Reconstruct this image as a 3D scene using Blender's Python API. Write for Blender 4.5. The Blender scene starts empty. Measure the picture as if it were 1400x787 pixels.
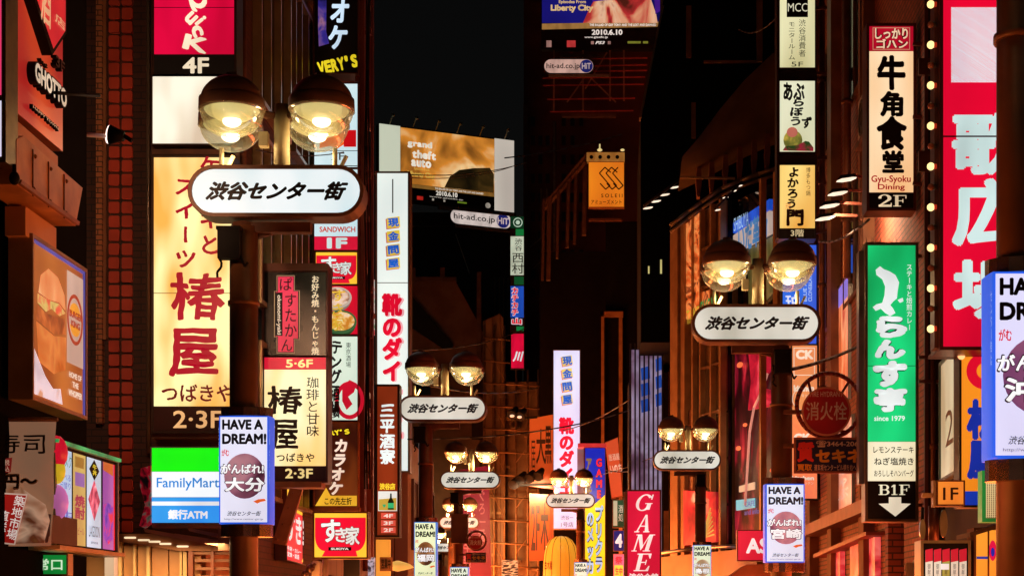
import bpy, bmesh, math, random
from mathutils import Vector, Matrix, noise
random.seed(7)
S = bpy.context.scene
COL = S.collection
R = math.radians
# ---------------------------------------------------------------- camera, sky, moonlight, exposure
# one pixel of the 1400-wide photograph at distance D is D/F metres; vanishing point of the street at (VX, VY)
VX, VY, F, ZC = 833.0, 841.0, 2400.0, 1.6
cd = bpy.data.cameras.new("camera"); cam = bpy.data.objects.new("camera", cd); COL.objects.link(cam)
cam.location = (0, 0, ZC); cam.rotation_euler = (R(90), 0, 0)
cd.sensor_width = 36; cd.lens = F / 1400 * 36
cd.shift_x = (700 - VX) / 1400; cd.shift_y = (VY - 393.5) / 1400
cd.clip_start = .1; cd.clip_end = 3000
S.camera = cam
W = bpy.data.worlds.new("World"); S.world = W; W.use_nodes = True
nt = W.node_tree; bg = nt.nodes["Background"]
sky = nt.nodes.new("ShaderNodeTexSky"); sky.sky_type = 'NISHITA'; sky.sun_disc = False
sky.sun_elevation = R(2); sky.sun_rotation = R(200); sky.sun_intensity = .3
hs = nt.nodes.new("ShaderNodeHueSaturation"); hs.inputs["Saturation"].default_value = .12
nt.links.new(sky.outputs[0], hs.inputs["Color"]); nt.links.new(hs.outputs[0], bg.inputs[0]); bg.inputs[1].default_value = .0019
sl = bpy.data.lights.new("moonlight", 'SUN'); sl.energy = .01; sl.angle = R(.5); sl.color = (1, .9, .8)
so = bpy.data.objects.new("moonlight", sl); COL.objects.link(so); so.rotation_euler = (R(40), 0, R(200))
S.view_settings.view_transform = 'Standard'; S.view_settings.look = 'None'
S.view_settings.exposure = 0; S.view_settings.gamma = 1
S.render.engine = 'CYCLES'
S.cycles.use_denoising = True
try: S.cycles.denoiser = 'OPENIMAGEDENOISE'
except Exception: pass
S.cycles.max_bounces = 6; S.cycles.diffuse_bounces = 3; S.cycles.transparent_max_bounces = 16
S.cycles.sample_clamp_indirect = 4; S.cycles.caustics_reflective = False; S.cycles.caustics_refractive = False
S.cycles.use_light_tree = True

# ---------------------------------------------------------------- materials
def lin(c):
    f = lambda v: (v / 12.92 if v <= .04045 else ((v + .055) / 1.055) ** 2.4)
    return tuple(f(x / 255) for x in c) + (1,)
MC = {}
def newmat(name):
    m = bpy.data.materials.new(name); m.use_nodes = True
    return m, m.node_tree, m.node_tree.nodes["Principled BSDF"]
def wpos(t):
    return t.nodes.new("ShaderNodeNewGeometry").outputs["Position"]
def uvw(t):
    """wall coordinates from the object's own position: u along the wall, v up"""
    g = t.nodes.new("ShaderNodeTexCoord"); s = t.nodes.new("ShaderNodeSeparateXYZ"); t.links.new(g.outputs["Object"], s.inputs[0])
    a = t.nodes.new("ShaderNodeMath"); t.links.new(s.outputs[0], a.inputs[0]); t.links.new(s.outputs[1], a.inputs[1])
    c = t.nodes.new("ShaderNodeCombineXYZ"); t.links.new(a.outputs[0], c.inputs[0]); t.links.new(s.outputs[2], c.inputs[1])
    return c.outputs[0]
def mixcol(t, fac, c1, c2):
    n = t.nodes.new("ShaderNodeMix"); n.data_type = 'RGBA'
    t.links.new(fac, n.inputs[0]); n.inputs[6].default_value = c1; n.inputs[7].default_value = c2
    return n.outputs[2]
def rng(t, val, a, b, c, d):
    n = t.nodes.new("ShaderNodeMapRange"); t.links.new(val, n.inputs[0])
    for i, v in enumerate((a, b, c, d)): n.inputs[i + 1].default_value = v
    return n.outputs[0]
def E(c, s=1.04, c2=None, var=.3, scale=3.0):
    """backlit acrylic: colour c, uneven tube light painted into it (c2)"""
    k = ('E', c, s, c2, var, scale)
    if k in MC: return MC[k]
    m, t, b = newmat("backlit_acrylic")
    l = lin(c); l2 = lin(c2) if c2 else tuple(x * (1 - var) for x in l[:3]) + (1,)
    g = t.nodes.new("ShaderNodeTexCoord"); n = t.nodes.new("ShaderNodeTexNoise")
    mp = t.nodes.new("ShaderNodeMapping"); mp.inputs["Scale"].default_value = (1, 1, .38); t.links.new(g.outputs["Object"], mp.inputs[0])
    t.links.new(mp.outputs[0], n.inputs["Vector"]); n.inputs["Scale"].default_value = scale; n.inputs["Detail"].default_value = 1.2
    f = rng(t, n.outputs[0], .38, .68, 0, 1)  # noise stretched upright paints brighter and dimmer bands from the tubes
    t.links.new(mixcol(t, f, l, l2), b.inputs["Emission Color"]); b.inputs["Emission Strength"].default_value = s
    b.inputs["Base Color"].default_value = tuple(x * .3 for x in l[:3]) + (1,); b.inputs["Roughness"].default_value = .35
    MC[k] = m; return m
def D(c, rough=.6, metal=0., c2=None, scale=3., bump=.0, detail=4, spec=.4):
    """painted, worn or dirty surface: linear albedo c with patches of c2"""
    k = ('D', c, rough, metal, c2, scale, bump)
    if k in MC: return MC[k]
    m, t, b = newmat("painted_surface")
    c2 = c2 or tuple(x * .6 for x in c)
    g = t.nodes.new("ShaderNodeTexCoord"); n = t.nodes.new("ShaderNodeTexNoise")
    t.links.new(g.outputs["Object"], n.inputs["Vector"]); n.inputs["Scale"].default_value = scale; n.inputs["Detail"].default_value = detail
    f = rng(t, n.outputs[0], .35, .7, 0, 1)
    t.links.new(mixcol(t, f, c + (1,), c2 + (1,)), b.inputs["Base Color"])
    b.inputs["Roughness"].default_value = rough; b.inputs["Metallic"].default_value = metal
    b.inputs["Specular IOR Level"].default_value = spec
    if bump:
        bp = t.nodes.new("ShaderNodeBump"); bp.inputs["Strength"].default_value = bump; bp.inputs["Distance"].default_value = .02
        t.links.new(n.outputs[0], bp.inputs["Height"]); t.links.new(bp.outputs[0], b.inputs["Normal"])
    MC[k] = m; return m
def BR(c, c2, mortar, bw=.22, bh=.075, ms=.008, rough=.7):
    k = ('BR', c, c2, mortar, bw, bh)
    if k in MC: return MC[k]
    m, t, b = newmat("brickwork")
    n = t.nodes.new("ShaderNodeTexBrick"); t.links.new(uvw(t), n.inputs["Vector"])
    n.inputs["Color1"].default_value = c + (1,); n.inputs["Color2"].default_value = c2 + (1,); n.inputs["Mortar"].default_value = mortar + (1,)
    n.inputs["Scale"].default_value = 1; n.inputs["Mortar Size"].default_value = ms; n.inputs["Brick Width"].default_value = bw; n.inputs["Row Height"].default_value = bh
    t.links.new(n.outputs[0], b.inputs["Base Color"]); b.inputs["Roughness"].default_value = rough
    bp = t.nodes.new("ShaderNodeBump"); bp.inputs["Strength"].default_value = .5; bp.inputs["Distance"].default_value = .01; bp.invert = True
    t.links.new(n.outputs["Fac"], bp.inputs["Height"]); t.links.new(bp.outputs[0], b.inputs["Normal"])
    MC[k] = m; return m
def STR(c, c2, pitch=.15, duty=.8, rough=.5, metal=0.):
    """vertical ribs (corrugated sheet, boards)"""
    k = ('STR', c, c2, pitch)
    if k in MC: return MC[k]
    m, t, b = newmat("ribbed_cladding")
    s = t.nodes.new("ShaderNodeSeparateXYZ"); t.links.new(uvw(t), s.inputs[0])
    a = t.nodes.new("ShaderNodeMath"); a.operation = 'PINGPONG'; t.links.new(s.outputs[0], a.inputs[0]); a.inputs[1].default_value = pitch / 2
    f = rng(t, a.outputs[0], 0, pitch * (1 - duty) * .5, 0, 1)
    n = t.nodes.new("ShaderNodeTexNoise"); n.inputs["Scale"].default_value = 1.3; t.links.new(uvw(t), n.inputs["Vector"])
    mm = t.nodes.new("ShaderNodeMath"); mm.operation = 'MULTIPLY'; t.links.new(f, mm.inputs[0]); t.links.new(rng(t, n.outputs[0], .3, .7, .55, 1), mm.inputs[1])
    t.links.new(mixcol(t, mm.outputs[0], c2 + (1,), c + (1,)), b.inputs["Base Color"]); b.inputs["Roughness"].default_value = rough; b.inputs["Metallic"].default_value = metal
    bp = t.nodes.new("ShaderNodeBump"); bp.inputs["Strength"].default_value = .6; bp.inputs["Distance"].default_value = .03
    t.links.new(f, bp.inputs["Height"]); t.links.new(bp.outputs[0], b.inputs["Normal"])
    MC[k] = m; return m
def BLOTCH(stops, scale=2.5, s=1., dist=1.2, key=0, stretch=(1, 1, 1)):
    """printed picture: soft patches of several colours, light put into their emission (s)"""
    k = ('BL', tuple(stops), scale, s, key)
    if k in MC: return MC[k]
    m, t, b = newmat("printed_picture")
    g = t.nodes.new("ShaderNodeTexCoord"); mp = t.nodes.new("ShaderNodeMapping"); t.links.new(g.outputs["Object"], mp.inputs[0])
    mp.inputs["Location"].default_value = (key * 3.1, key * 1.7, key * .9); mp.inputs["Scale"].default_value = stretch
    n = t.nodes.new("ShaderNodeTexNoise"); t.links.new(mp.outputs[0], n.inputs["Vector"]); n.inputs["Scale"].default_value = scale; n.inputs["Detail"].default_value = 3; n.inputs["Distortion"].default_value = dist
    r = t.nodes.new("ShaderNodeValToRGB"); t.links.new(n.outputs[0], r.inputs[0])
    el = r.color_ramp.elements
    while len(el) < len(stops): el.new(.5)
    for i, (p, c) in enumerate(stops): el[i].position = p; el[i].color = lin(c)
    t.links.new(r.outputs[0], b.inputs["Emission Color"]); b.inputs["Emission Strength"].default_value = s  # cloth and paper glow too, in place of light falling on them
    t.links.new(r.outputs[0], b.inputs["Base Color"]); b.inputs["Roughness"].default_value = .3
    MC[k] = m; return m
def glass_dark():
    if 'gd' in MC: return MC['gd']
    m, t, b = newmat("dark_window_glass"); b.inputs["Base Color"].default_value = (.01, .01, .012, 1); b.inputs["Roughness"].default_value = .06
    b.inputs["Specular IOR Level"].default_value = .9
    MC['gd'] = m; return m
def bowl_glass():
    if 'bowl' in MC: return MC['bowl']
    m = bpy.data.materials.new("lamp_bowl_glass"); m.use_nodes = True; t = m.node_tree; t.nodes.clear()
    o = t.nodes.new("ShaderNodeOutputMaterial"); tr = t.nodes.new("ShaderNodeBsdfTransparent"); tr.inputs[0].default_value = (.97, .95, .85, 1)
    gl = t.nodes.new("ShaderNodeBsdfGlossy"); gl.inputs["Roughness"].default_value = .12
    tl = t.nodes.new("ShaderNodeBsdfTranslucent"); tl.inputs[0].default_value = (.85, .85, .62, 1)
    lw = t.nodes.new("ShaderNodeLayerWeight"); lw.inputs[0].default_value = .35
    m1 = t.nodes.new("ShaderNodeMixShader"); t.links.new(rng(t, lw.outputs["Facing"], .2, 1, .14, .42), m1.inputs[0]); t.links.new(tr.outputs[0], m1.inputs[1]); t.links.new(tl.outputs[0], m1.inputs[2])
    m2 = t.nodes.new("ShaderNodeMixShader"); t.links.new(rng(t, lw.outputs["Fresnel"], 0, 1, .01, .3), m2.inputs[0]); t.links.new(m1.outputs[0], m2.inputs[1]); t.links.new(gl.outputs[0], m2.inputs[2])
    t.links.new(m2.outputs[0], o.inputs[0]); MC['bowl'] = m; return m
BLACK = D((.01, .01, .011), .7, spec=.12); INK = D((.015, .012, .012), .6)
STEEL = D((.32, .29, .25), .35, .7, (.2, .17, .14)); BROWN = D((.17, .075, .038), .5, 0, (.1, .045, .025), 5)
POLE = D((.22, .085, .035), .42, .1, (.12, .05, .022), 3); RUST = D((.16, .06, .03), .65, 0, (.06, .025, .015), 4)
DARK = D((.03, .022, .02), .6, 0, (.018, .013, .012)); CREAMP = D((.62, .55, .33), .5, 0, (.4, .34, .2), 5)
BRASS = D((.45, .3, .12), .3, .8, (.25, .16, .07), 6)
WHITE = E((245, 246, 240)); RED = E((255, 20, 45)); MAROON = D((.05, .008, .008), .4)

# ---------------------------------------------------------------- frames: planes to draw on
def P(x, y, d): return Vector(((x - VX) * d / F, d, ZC + (VY - y) * d / F))
class Fr:
    """plane: pt(a, b, w) = O + a U + b V + w N"""
    def __init__(s, O, U, V, N): s.O, s.U, s.V, s.N = Vector(O), Vector(U), Vector(V), Vector(N); s.m = s.U.length
    def pt(s, a, b, w=0): return s.O + a * s.U + b * s.V + w * s.N
    def ab(s, x, y): # where the view ray of a photo pixel meets this plane
        o = Vector((0, 0, ZC)); d = P(x, y, 1) - o
        h = o + d * ((s.O - o).dot(s.N) / d.dot(s.N)) - s.O
        return h.dot(s.U) / s.U.length_squared, h.dot(s.V) / s.V.length_squared
    def q(s, x, y, w=0): a, b = s.ab(x, y); return s.pt(a, b, w)
def front(d):
    u = d / F; return Fr(P(0, 0, d), (u, 0, 0), (0, 0, -u), (0, -1, 0))
def plane(x0, y0, x1, y1): # vertical plane from the viewer's left point to the right one, in metres
    U = Vector((x1 - x0, y1 - y0, 0)).normalized(); N = Vector((U.y, -U.x, 0))
    return Fr((x0, y0, 0), U, (0, 0, -1), N)
def lwall(X, d0=5, d1=60): return plane(X, d0, X, d1)
def rwall(X, d0=5, d1=61): return plane(X, d1, X, d0)

# ---------------------------------------------------------------- mesh collector
class G:
    def __init__(s): s.v, s.f, s.sm, s.runs = [], [], [], []
    def add(s, v, f, smooth=False):
        n = len(s.v); s.v += [Vector(p) for p in v]; s.f += [[i + n for i in q] for q in f]; s.sm += [smooth] * len(f); return s
    def poly(s, f, pts, w0=0, w1=None):
        n = len(pts)
        if w1 is None: return s.add([f.pt(a, b, w0) for a, b in pts], [list(range(n))])
        v = [f.pt(a, b, w0) for a, b in pts] + [f.pt(a, b, w1) for a, b in pts]
        return s.add(v, [list(range(n))[::-1], [i + n for i in range(n)]] + [[i, (i + 1) % n, n + (i + 1) % n, n + i] for i in range(n)])
    def ring(s, f, outer, inner, w0, w1):
        n = len(outer); v = [f.pt(a, b, w) for w in (w0, w1) for L in (outer, inner) for a, b in L]; fs = []
        for i in range(n):
            j = (i + 1) % n
            for (p, q) in ((0, 1), (2, 0), (3, 2), (1, 3)): fs.append([p * n + i, p * n + j, q * n + j, q * n + i])
        return s.add(v, fs)
    def box(s, f, a0, b0, a1, b1, w0, w1, bev=0):
        if bev:
            k = bev / f.m; return s.poly(f, [(a0 + k, b0), (a1 - k, b0), (a1, b0 + k), (a1, b1 - k), (a1 - k, b1), (a0 + k, b1), (a0, b1 - k), (a0, b0 + k)], w0, w1)
        return s.poly(f, [(a0, b0), (a1, b0), (a1, b1), (a0, b1)], w0, w1)
    def wbox(s, x0, y0, z0, x1, y1, z1):
        v = [(x, y, z) for x in (x0, x1) for y in (y0, y1) for z in (z0, z1)]
        return s.add(v, [[0, 1, 3, 2], [4, 6, 7, 5], [0, 4, 5, 1], [2, 3, 7, 6], [0, 2, 6, 4], [1, 5, 7, 3]])
    def tube(s, p0, p1, r, r1=None, n=12):
        p0, p1 = Vector(p0), Vector(p1); r1 = r if r1 is None else r1; z = (p1 - p0).normalized()
        x = z.orthogonal().normalized(); y = z.cross(x)
        c = [(math.cos(2 * math.pi * i / n), math.sin(2 * math.pi * i / n)) for i in range(n)]
        v = [p0 + (x * a + y * b) * r for a, b in c] + [p1 + (x * a + y * b) * r1 for a, b in c]
        s.add(v, [[i, (i + 1) % n, n + (i + 1) % n, n + i] for i in range(n)], True)
        k = len(s.v) - 2 * n; s.f += [[k + i for i in range(n)][::-1], [k + n + i for i in range(n)]]; s.sm += [False, False]; return s
    def bar(s, p0, p1, t, t2=None):
        """square bar"""
        p0, p1 = Vector(p0), Vector(p1); z = (p1 - p0).normalized(); h = Vector((0, -1, 0)) if abs(z.y) < .9 else Vector((1, 0, 0))
        x = z.cross(h).normalized(); y = z.cross(x); t2 = t if t2 is None else t2
        v = [p + x * a * t / 2 + y * b * t2 / 2 for p in (p0, p1) for a, b in ((-1, -1), (1, -1), (1, 1), (-1, 1))]
        return s.add(v, [[0, 1, 2, 3], [7, 6, 5, 4]] + [[i, (i + 1) % 4, 4 + (i + 1) % 4, 4 + i] for i in range(4)])
    def path(s, pts, r, n=6):
        for a, b in zip(pts, pts[1:]): s.tube(a, b, r, n=n)
        return s
    def lathe(s, c, prof, n=28, smooth=True):
        c = Vector(c); m = len(prof)
        v = [c + Vector((r * math.cos(2 * math.pi * i / n), r * math.sin(2 * math.pi * i / n), z)) for r, z in prof for i in range(n)]
        return s.add(v, [[j * n + i, j * n + (i + 1) % n, (j + 1) * n + (i + 1) % n, (j + 1) * n + i] for j in range(m - 1) for i in range(n)], smooth)
    def ball(s, c, r, n=14, sz=1.):
        return s.lathe(c, [(max(1e-4, r * math.sin(math.pi * k / 8)), -r * sz * math.cos(math.pi * k / 8)) for k in range(9)], n)

# ---------------------------------------------------------------- lettering
GC = {}
def outline(s, bold):
    """the letters of one run as flat faces, from Blender's own built-in font"""
    k = (s, bold)
    if k not in GC:
        c = bpy.data.curves.new("letter", 'FONT'); c.body = s; c.size = 1; c.offset = bold; c.resolution_u = 3
        o = bpy.data.objects.new("letter", c); COL.objects.link(o)
        m = bpy.data.meshes.new_from_object(o.evaluated_get(bpy.context.evaluated_depsgraph_get()))
        GC[k] = ([(v.co.x, v.co.y) for v in m.vertices], [list(p.vertices) for p in m.polygons])
        bpy.data.objects.remove(o); bpy.data.curves.remove(c); bpy.data.meshes.remove(m)
    return GC[k]
def brushed(v, f, amp, seed):
    bm = bmesh.new(); vs = [bm.verts.new((x, y, 0)) for x, y in v]
    for q in f:
        try: bm.faces.new([vs[i] for i in q])
        except ValueError: pass
    for _ in range(2):
        le = [e for e in bm.edges if e.calc_length() > .07]
        if le: bmesh.ops.subdivide_edges(bm, edges=le, cuts=1)
    bm.verts.index_update()
    for w in bm.verts:
        p = Vector((w.co.x * 2.2 + seed * 7.3, w.co.y * 2.2, seed)); q = Vector((w.co.x * 8 + seed, w.co.y * 8 + 3, 5))
        w.co.x += amp * noise.noise(p) * 1.2 + amp * .45 * noise.noise(q)
        w.co.y += amp * noise.noise(p + Vector((9, 4, 1))) * 1.2 + amp * .45 * noise.noise(q + Vector((3, 8, 2)))
    r = ([(w.co.x, w.co.y) for w in bm.verts], [[w.index for w in q.verts] for q in bm.faces]); bm.free(); return r
def layout(s, bold=0., **k):
    """letters as flat faces; heavier weights are struck several times, each strike a hair further out"""
    V, Fc = strike(s, **k); V = [(x, y, 0.) for x, y in V]
    if bold > .004:
        V0, F0 = V, Fc; V, Fc = list(V), list(Fc); rs = [bold] if bold < .04 else [bold * .5, bold]; z = 0
        for r_ in rs:
            m = 8 if bold < .07 else 12
            for i in range(m):
                z += 1; n = len(V); t = 2 * math.pi * (i + .5) / m; dx, dy = r_ * math.cos(t), r_ * math.sin(t)
                V += [(x + dx, y + dy, z * .00012) for x, y, _ in V0]; Fc += [[j + n for j in q] for q in F0]
    return V, Fc
def strike(s, vertical=False, shear=0., brush=0., pitch=1.0, mono=False, wob=0.):
    V, Fc = [], []
    def put(v, f):
        n = len(V); V.extend(v); Fc.extend([[i + n for i in q] for q in f])
    lines = s.split("\n")
    if vertical:
        for li, ln in enumerate(lines):
            y = 0
            for ci, ch in enumerate(ln):
                if ch == ' ': y -= .5 * pitch; continue
                v, f = outline(ch, 0)
                cx = sum((min(p[0] for p in v), max(p[0] for p in v))) / 2
                if ch in 'ー～-（）': v = [(p[1] - .36, -(p[0] - cx) + .38) for p in v]; cx = 0
                elif ord(ch) > 0x2fff: cx = .5
                if brush: v, f = brushed(v, f, brush, ci * 1.7 + li * 5 + ord(ch) * .13)
                dx = wob * noise.noise(Vector((ci * 1.37, li, 2.2)))
                put([(p[0] - cx - li * 1.15 + dx, p[1] + y) for p in v], f); y -= pitch
    else:
        for li, ln in enumerate(lines):
            if brush or mono:
                x = 0
                for ci, ch in enumerate(ln):
                    if ch == ' ': x += .4; continue
                    v, f = outline(ch, 0)
                    if brush: v, f = brushed(v, f, brush, ci * 1.9 + ord(ch) * .11)
                    dy = wob * noise.noise(Vector((ci * 1.91, li, 4.2)))
                    put([(p[0] + x, p[1] + dy - li * 1.1) for p in v], f); x += pitch * (1 if ord(ch) > 0x2fff else max(p[0] for p in v) + .08)
            else:
                v, f = outline(ln, 0)
                put([(p[0], p[1] - li * 1.1) for p in v], f)
    return [(x + y * shear, y) for x, y in V], Fc
def text(g, f, s, a0, b0, a1, b1, w=.008, rot=0, ext=0, **k):
    """fit the letters into the rectangle a0,b0 (top left) - a1,b1 of frame f"""
    V, Fc = layout(s, **k)
    x0, x1 = min(p[0] for p in V), max(p[0] for p in V); y0, y1 = min(p[1] for p in V), max(p[1] for p in V)
    g.runs.append((len(g.v), len(g.f))); ca, cb = (a0 + a1) / 2, (b0 + b1) / 2; cr, sr = math.cos(rot), math.sin(rot)
    pts = []
    for x, y, z in V:
        a = (x - x0) / (x1 - x0 or 1) * (a1 - a0) - (a1 - a0) / 2; b = (y1 - y) / (y1 - y0 or 1) * (b1 - b0) - (b1 - b0) / 2
        pts.append((ca + a * cr - b * sr, cb + a * sr + b * cr, z))
    if not ext: return g.add([f.pt(a, b, w + z) for a, b, z in pts], Fc)
    n = len(pts); v = [f.pt(a, b, w + z) for a, b, z in pts] + [f.pt(a, b, w - ext) for a, b, z in pts]
    cnt = {}
    for q in Fc:
        for i, j in zip(q, q[1:] + q[:1]): cnt[(i, j)] = 1
    side = [[i, j, n + j, n + i] for (i, j) in cnt if (j, i) not in cnt]
    return g.add(v, Fc + side)
def ell(a, b, ra, rb=None, n=28, t0=0, t1=2 * math.pi):
    rb = ra if rb is None else rb; full = abs(t1 - t0 - 2 * math.pi) < 1e-6
    return [(a + ra * math.cos(t0 + (t1 - t0) * i / (n if full else n - 1)), b + rb * math.sin(t0 + (t1 - t0) * i / (n if full else n - 1))) for i in range(n)]
def pill(a0, b0, a1, b1, n=10):
    r = (b1 - b0) / 2; cb = (b0 + b1) / 2; p = []
    for i in range(n + 1): t = -math.pi / 2 + math.pi * i / n; p.append((a1 - r + r * math.cos(t), cb + r * math.sin(t)))
    for i in range(n + 1): t = math.pi / 2 + math.pi * i / n; p.append((a0 + r + r * math.cos(t), cb + r * math.sin(t)))
    return p

# ---------------------------------------------------------------- things and parts
def mesh_obj(name, g, mat, root, parent, off):
    m = bpy.data.meshes.new(name); m.from_pydata([p - off for p in g.v], [], g.f); m.materials.append(mat)
    m.polygons.foreach_set("use_smooth", g.sm); m.update()
    o = bpy.data.objects.new(name, m); COL.objects.link(o)
    if parent: o.parent = parent
    return o
PIECES = set("wall_arm clamp_band catwalk facade_post drain_pipe corner_pipe lit_slot doorway_trim mullion pink_panel metal_panel glazing roof_rib bar reflected_sign pale_panel rail post badge green_badge warm_shape violet_shape arm spotlight spot_lamp floodlight_arm box shelf door_frame timber_board timber_post slat plank pole_tube bird_spike yellow_plate shadow_line parapet steel_frame fan_line spotlight_lens tap green_bit divider fire_stair base_frame pole_bracket sign_bracket".split())
def loose(g):
    par = list(range(len(g.v)))
    def find(i):
        while par[i] != i: par[i] = par[par[i]]; i = par[i]
        return i
    for q in g.f:
        a = find(q[0])
        for i in q[1:]: par[find(i)] = a
    out = {}
    for q, m in zip(g.f, g.sm): out.setdefault(find(q[0]), []).append((q, m))
    res = []
    for fs in out.values():
        n = G(); ix = {}
        for q, m in fs:
            for i in q:
                if i not in ix: ix[i] = len(n.v); n.v.append(g.v[i])
            n.f.append([ix[i] for i in q]); n.sm.append(m)
        res.append(n)
    return res
class T:
    def __init__(s, name, label, cat, loc, group=None, kind=None):
        o = bpy.data.objects.new(name, None); COL.objects.link(o); o.location = loc; o.empty_display_size = .1
        o["label"] = label; o["category"] = cat
        if group: o["group"] = group
        if kind: o["kind"] = kind
        s.r, s.off = o, Vector(loc)
    def part(s, name, g, mat, parent=None):
        if name.endswith("lettering") and 1 < len(g.runs) < 5:      # separate words are separate parts
            for (v0, f0), (v1, f1) in zip(g.runs, g.runs[1:] + [(len(g.v), len(g.f))]):
                q = G(); q.v = g.v[v0:v1]; q.f = [[i - v0 for i in w] for w in g.f[f0:f1]]; q.sm = g.sm[f0:f1]; o = mesh_obj(name, q, mat, s.r, parent or s.r, s.off)
            return o
        if name not in PIECES: return mesh_obj(name, g, mat, s.r, parent or s.r, s.off)
        for q in loose(g): o = mesh_obj(name, q, mat, s.r, parent or s.r, s.off)   # each piece a part of its own
        return o
class Sign(T):
    """lightbox: cabinet with a raised rim, face panels and lettering inside it. Corners in units of frame f"""
    def __init__(s, name, label, f, a0, b0, a1, b1, depth=.16, rim=.02, mat=None, group=None, cat="sign", part="cabinet"):
        c = f.pt((a0 + a1) / 2, b1, -depth / 2); super().__init__(name, label, cat, c, group)
        s.f = f; s.box = (a0, b0, a1, b1); k = rim / f.m
        g = G().box(f, a0, b0, a1, b1, -depth, 0)
        if rim: g.ring(f, [(a0 - k, b0 - k), (a1 + k, b0 - k), (a1 + k, b1 + k), (a0 - k, b1 + k)], [(a0, b0), (a1, b0), (a1, b1), (a0, b1)], -depth * .97, .022)
        s.cab = s.part(part, g, mat or DARK)
    def face(s, mat, a0=None, b0=None, a1=None, b1=None, w=.004, name="face_panel"):
        if a0 is None: a0, b0, a1, b1 = s.box
        return s.part(name, G().box(s.f, a0, b0, a1, b1, .001, w), mat)
    def shape(s, name, mat, pts, w=.006, par=None): return s.part(name, G().poly(s.f, pts, w), mat, par)
    def text(s, mat, *runs, w=.009, name="lettering", **k):
        for r in runs:
            kk = dict(k); kk.update(r[5] if len(r) > 5 else {}); o = s.part(name, text(G(), s.f, r[0], *r[1:5], w=w, **kk), mat)
        return o
def one(name, label, cat, g, mat, group=None, kind=None):
    """a thing that is one mesh, with its origin at its base"""
    c = sum(g.v, Vector()) / len(g.v); c.z = min(p.z for p in g.v)
    o = mesh_obj(name, g, mat, None, None, c); o.location = c
    if label: o["label"] = label; o["category"] = cat
    if group: o["group"] = group
    if kind: o["kind"] = kind
    return o
# ================================================================ ground
GF = Fr((0, 0, 0), (1, 0, 0), (0, 1, 0), (0, 0, 1))
one("ground", None, None, G().box(GF, -400, -60, 400, 900, -.5, 0), D((.05, .05, .05), .9, 0, (.035, .035, .035), 2), kind="structure")
one("road", None, None, G().box(GF, -3.1, -40, 2.0, 160, 0, .004), D((.06, .055, .05), .55, 0, (.035, .033, .03), 3, .3), kind="structure")
pv = BR((.2, .17, .14), (.15, .12, .1), (.05, .045, .04), .3, .3, .01)
one("pavement", None, None, G().box(GF, -12, -40, -3.1, 160, 0, .12), pv, kind="structure")
one("pavement", None, None, G().box(GF, 2.0, -40, 12, 160, 0, .12), pv, kind="structure")

# ================================================================ buildings
GL = glass_dark()
def building(name, label, boxes, mat):
    x = sum(b[0] + b[3] for b in boxes) / 2 / len(boxes); y = sum(b[1] + b[4] for b in boxes) / 2 / len(boxes)
    t = T(name, label, "building", (x, y, 0)); g = G()
    for b in boxes: g.wbox(*b)
    t.part("wall", g, mat); return t
def window(t, f, a0, a1, b0, b1, fm, gm=None, fr=.06, mull=1, trans=0, proud=.05):
    g = G(); k = fr / f.m
    g.ring(f, [(a0, b0), (a1, b0), (a1, b1), (a0, b1)], [(a0 + k, b0 + k), (a1 - k, b0 + k), (a1 - k, b1 - k), (a0 + k, b1 - k)], -.05, proud)
    for i in range(1, mull): a = a0 + (a1 - a0) * i / mull; g.box(f, a - k / 2, b0 + k, a + k / 2, b1 - k, -.04, proud - .01)
    for i in range(1, trans + 1): b = b0 + (b1 - b0) * i / (trans + 1); g.box(f, a0 + k, b - k / 2, a1 - k, b + k / 2, -.04, proud - .014)
    w = t.part("window", g, fm)
    t.part("glass", G().box(f, a0 + k, b0 + k, a1 - k, b1 - k, .004, .012), gm or GL, w); return w
def shopfront(t, f, a0, a1, ztop, s, c=(255, 140, 62), c2=None):
    s *= 1.25  # unseen strip under the view; its added glow lights the facades
    """lit shop window at street level under its fascia"""
    g = G(); n = max(1, int((a1 - a0) / 1.3))
    for i in range(n + 1): a = a0 + (a1 - a0) * i / n; g.box(f, a - .03, -ztop, a + .03, -.3, 0, .08)
    g.box(f, a0 - .05, -ztop - .1, a1 + .05, -ztop, 0, .1); g.box(f, a0 - .05, -.3, a1 + .05, -.14, 0, .1)
    w = t.part("shop_window", g, RUST)
    t.part("lit_interior", G().box(f, a0, -ztop, a1, -.3, .005, .02), BLOTCH([(.3, tuple(v * .55 for v in c)), (.5, c), (.7, tuple(min(255, v * 1.1 + 20) for v in c))], 1.6, s, .3, key=a0), w)
LW = lwall(-3.9); RW = rwall(3.7)
def la(d): return d - 5      # position along the left wall plane
def ra(d): return 61 - d     # and along the right one

# near dark building beside the wall signs
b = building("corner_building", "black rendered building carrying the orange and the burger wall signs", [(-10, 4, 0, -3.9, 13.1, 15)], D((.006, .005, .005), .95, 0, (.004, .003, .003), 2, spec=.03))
shopfront(b, LW, la(5.2), la(9.6), 1.68, 9); shopfront(b, LW, la(10), la(12.8), 1.68, 9, (255, 110, 50))
for z in (6.2, 9.4, 12.4): window(b, LW, la(8), la(10.6), -z - 1.6, -z, DARK, mull=3)
g = G().poly(LW, [(la(F * 3.9 / (VX - 60)), -12), (la(12.95), -12), (la(12.95), -.2), (la(12.7), -.2)], .003, .02)
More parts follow.
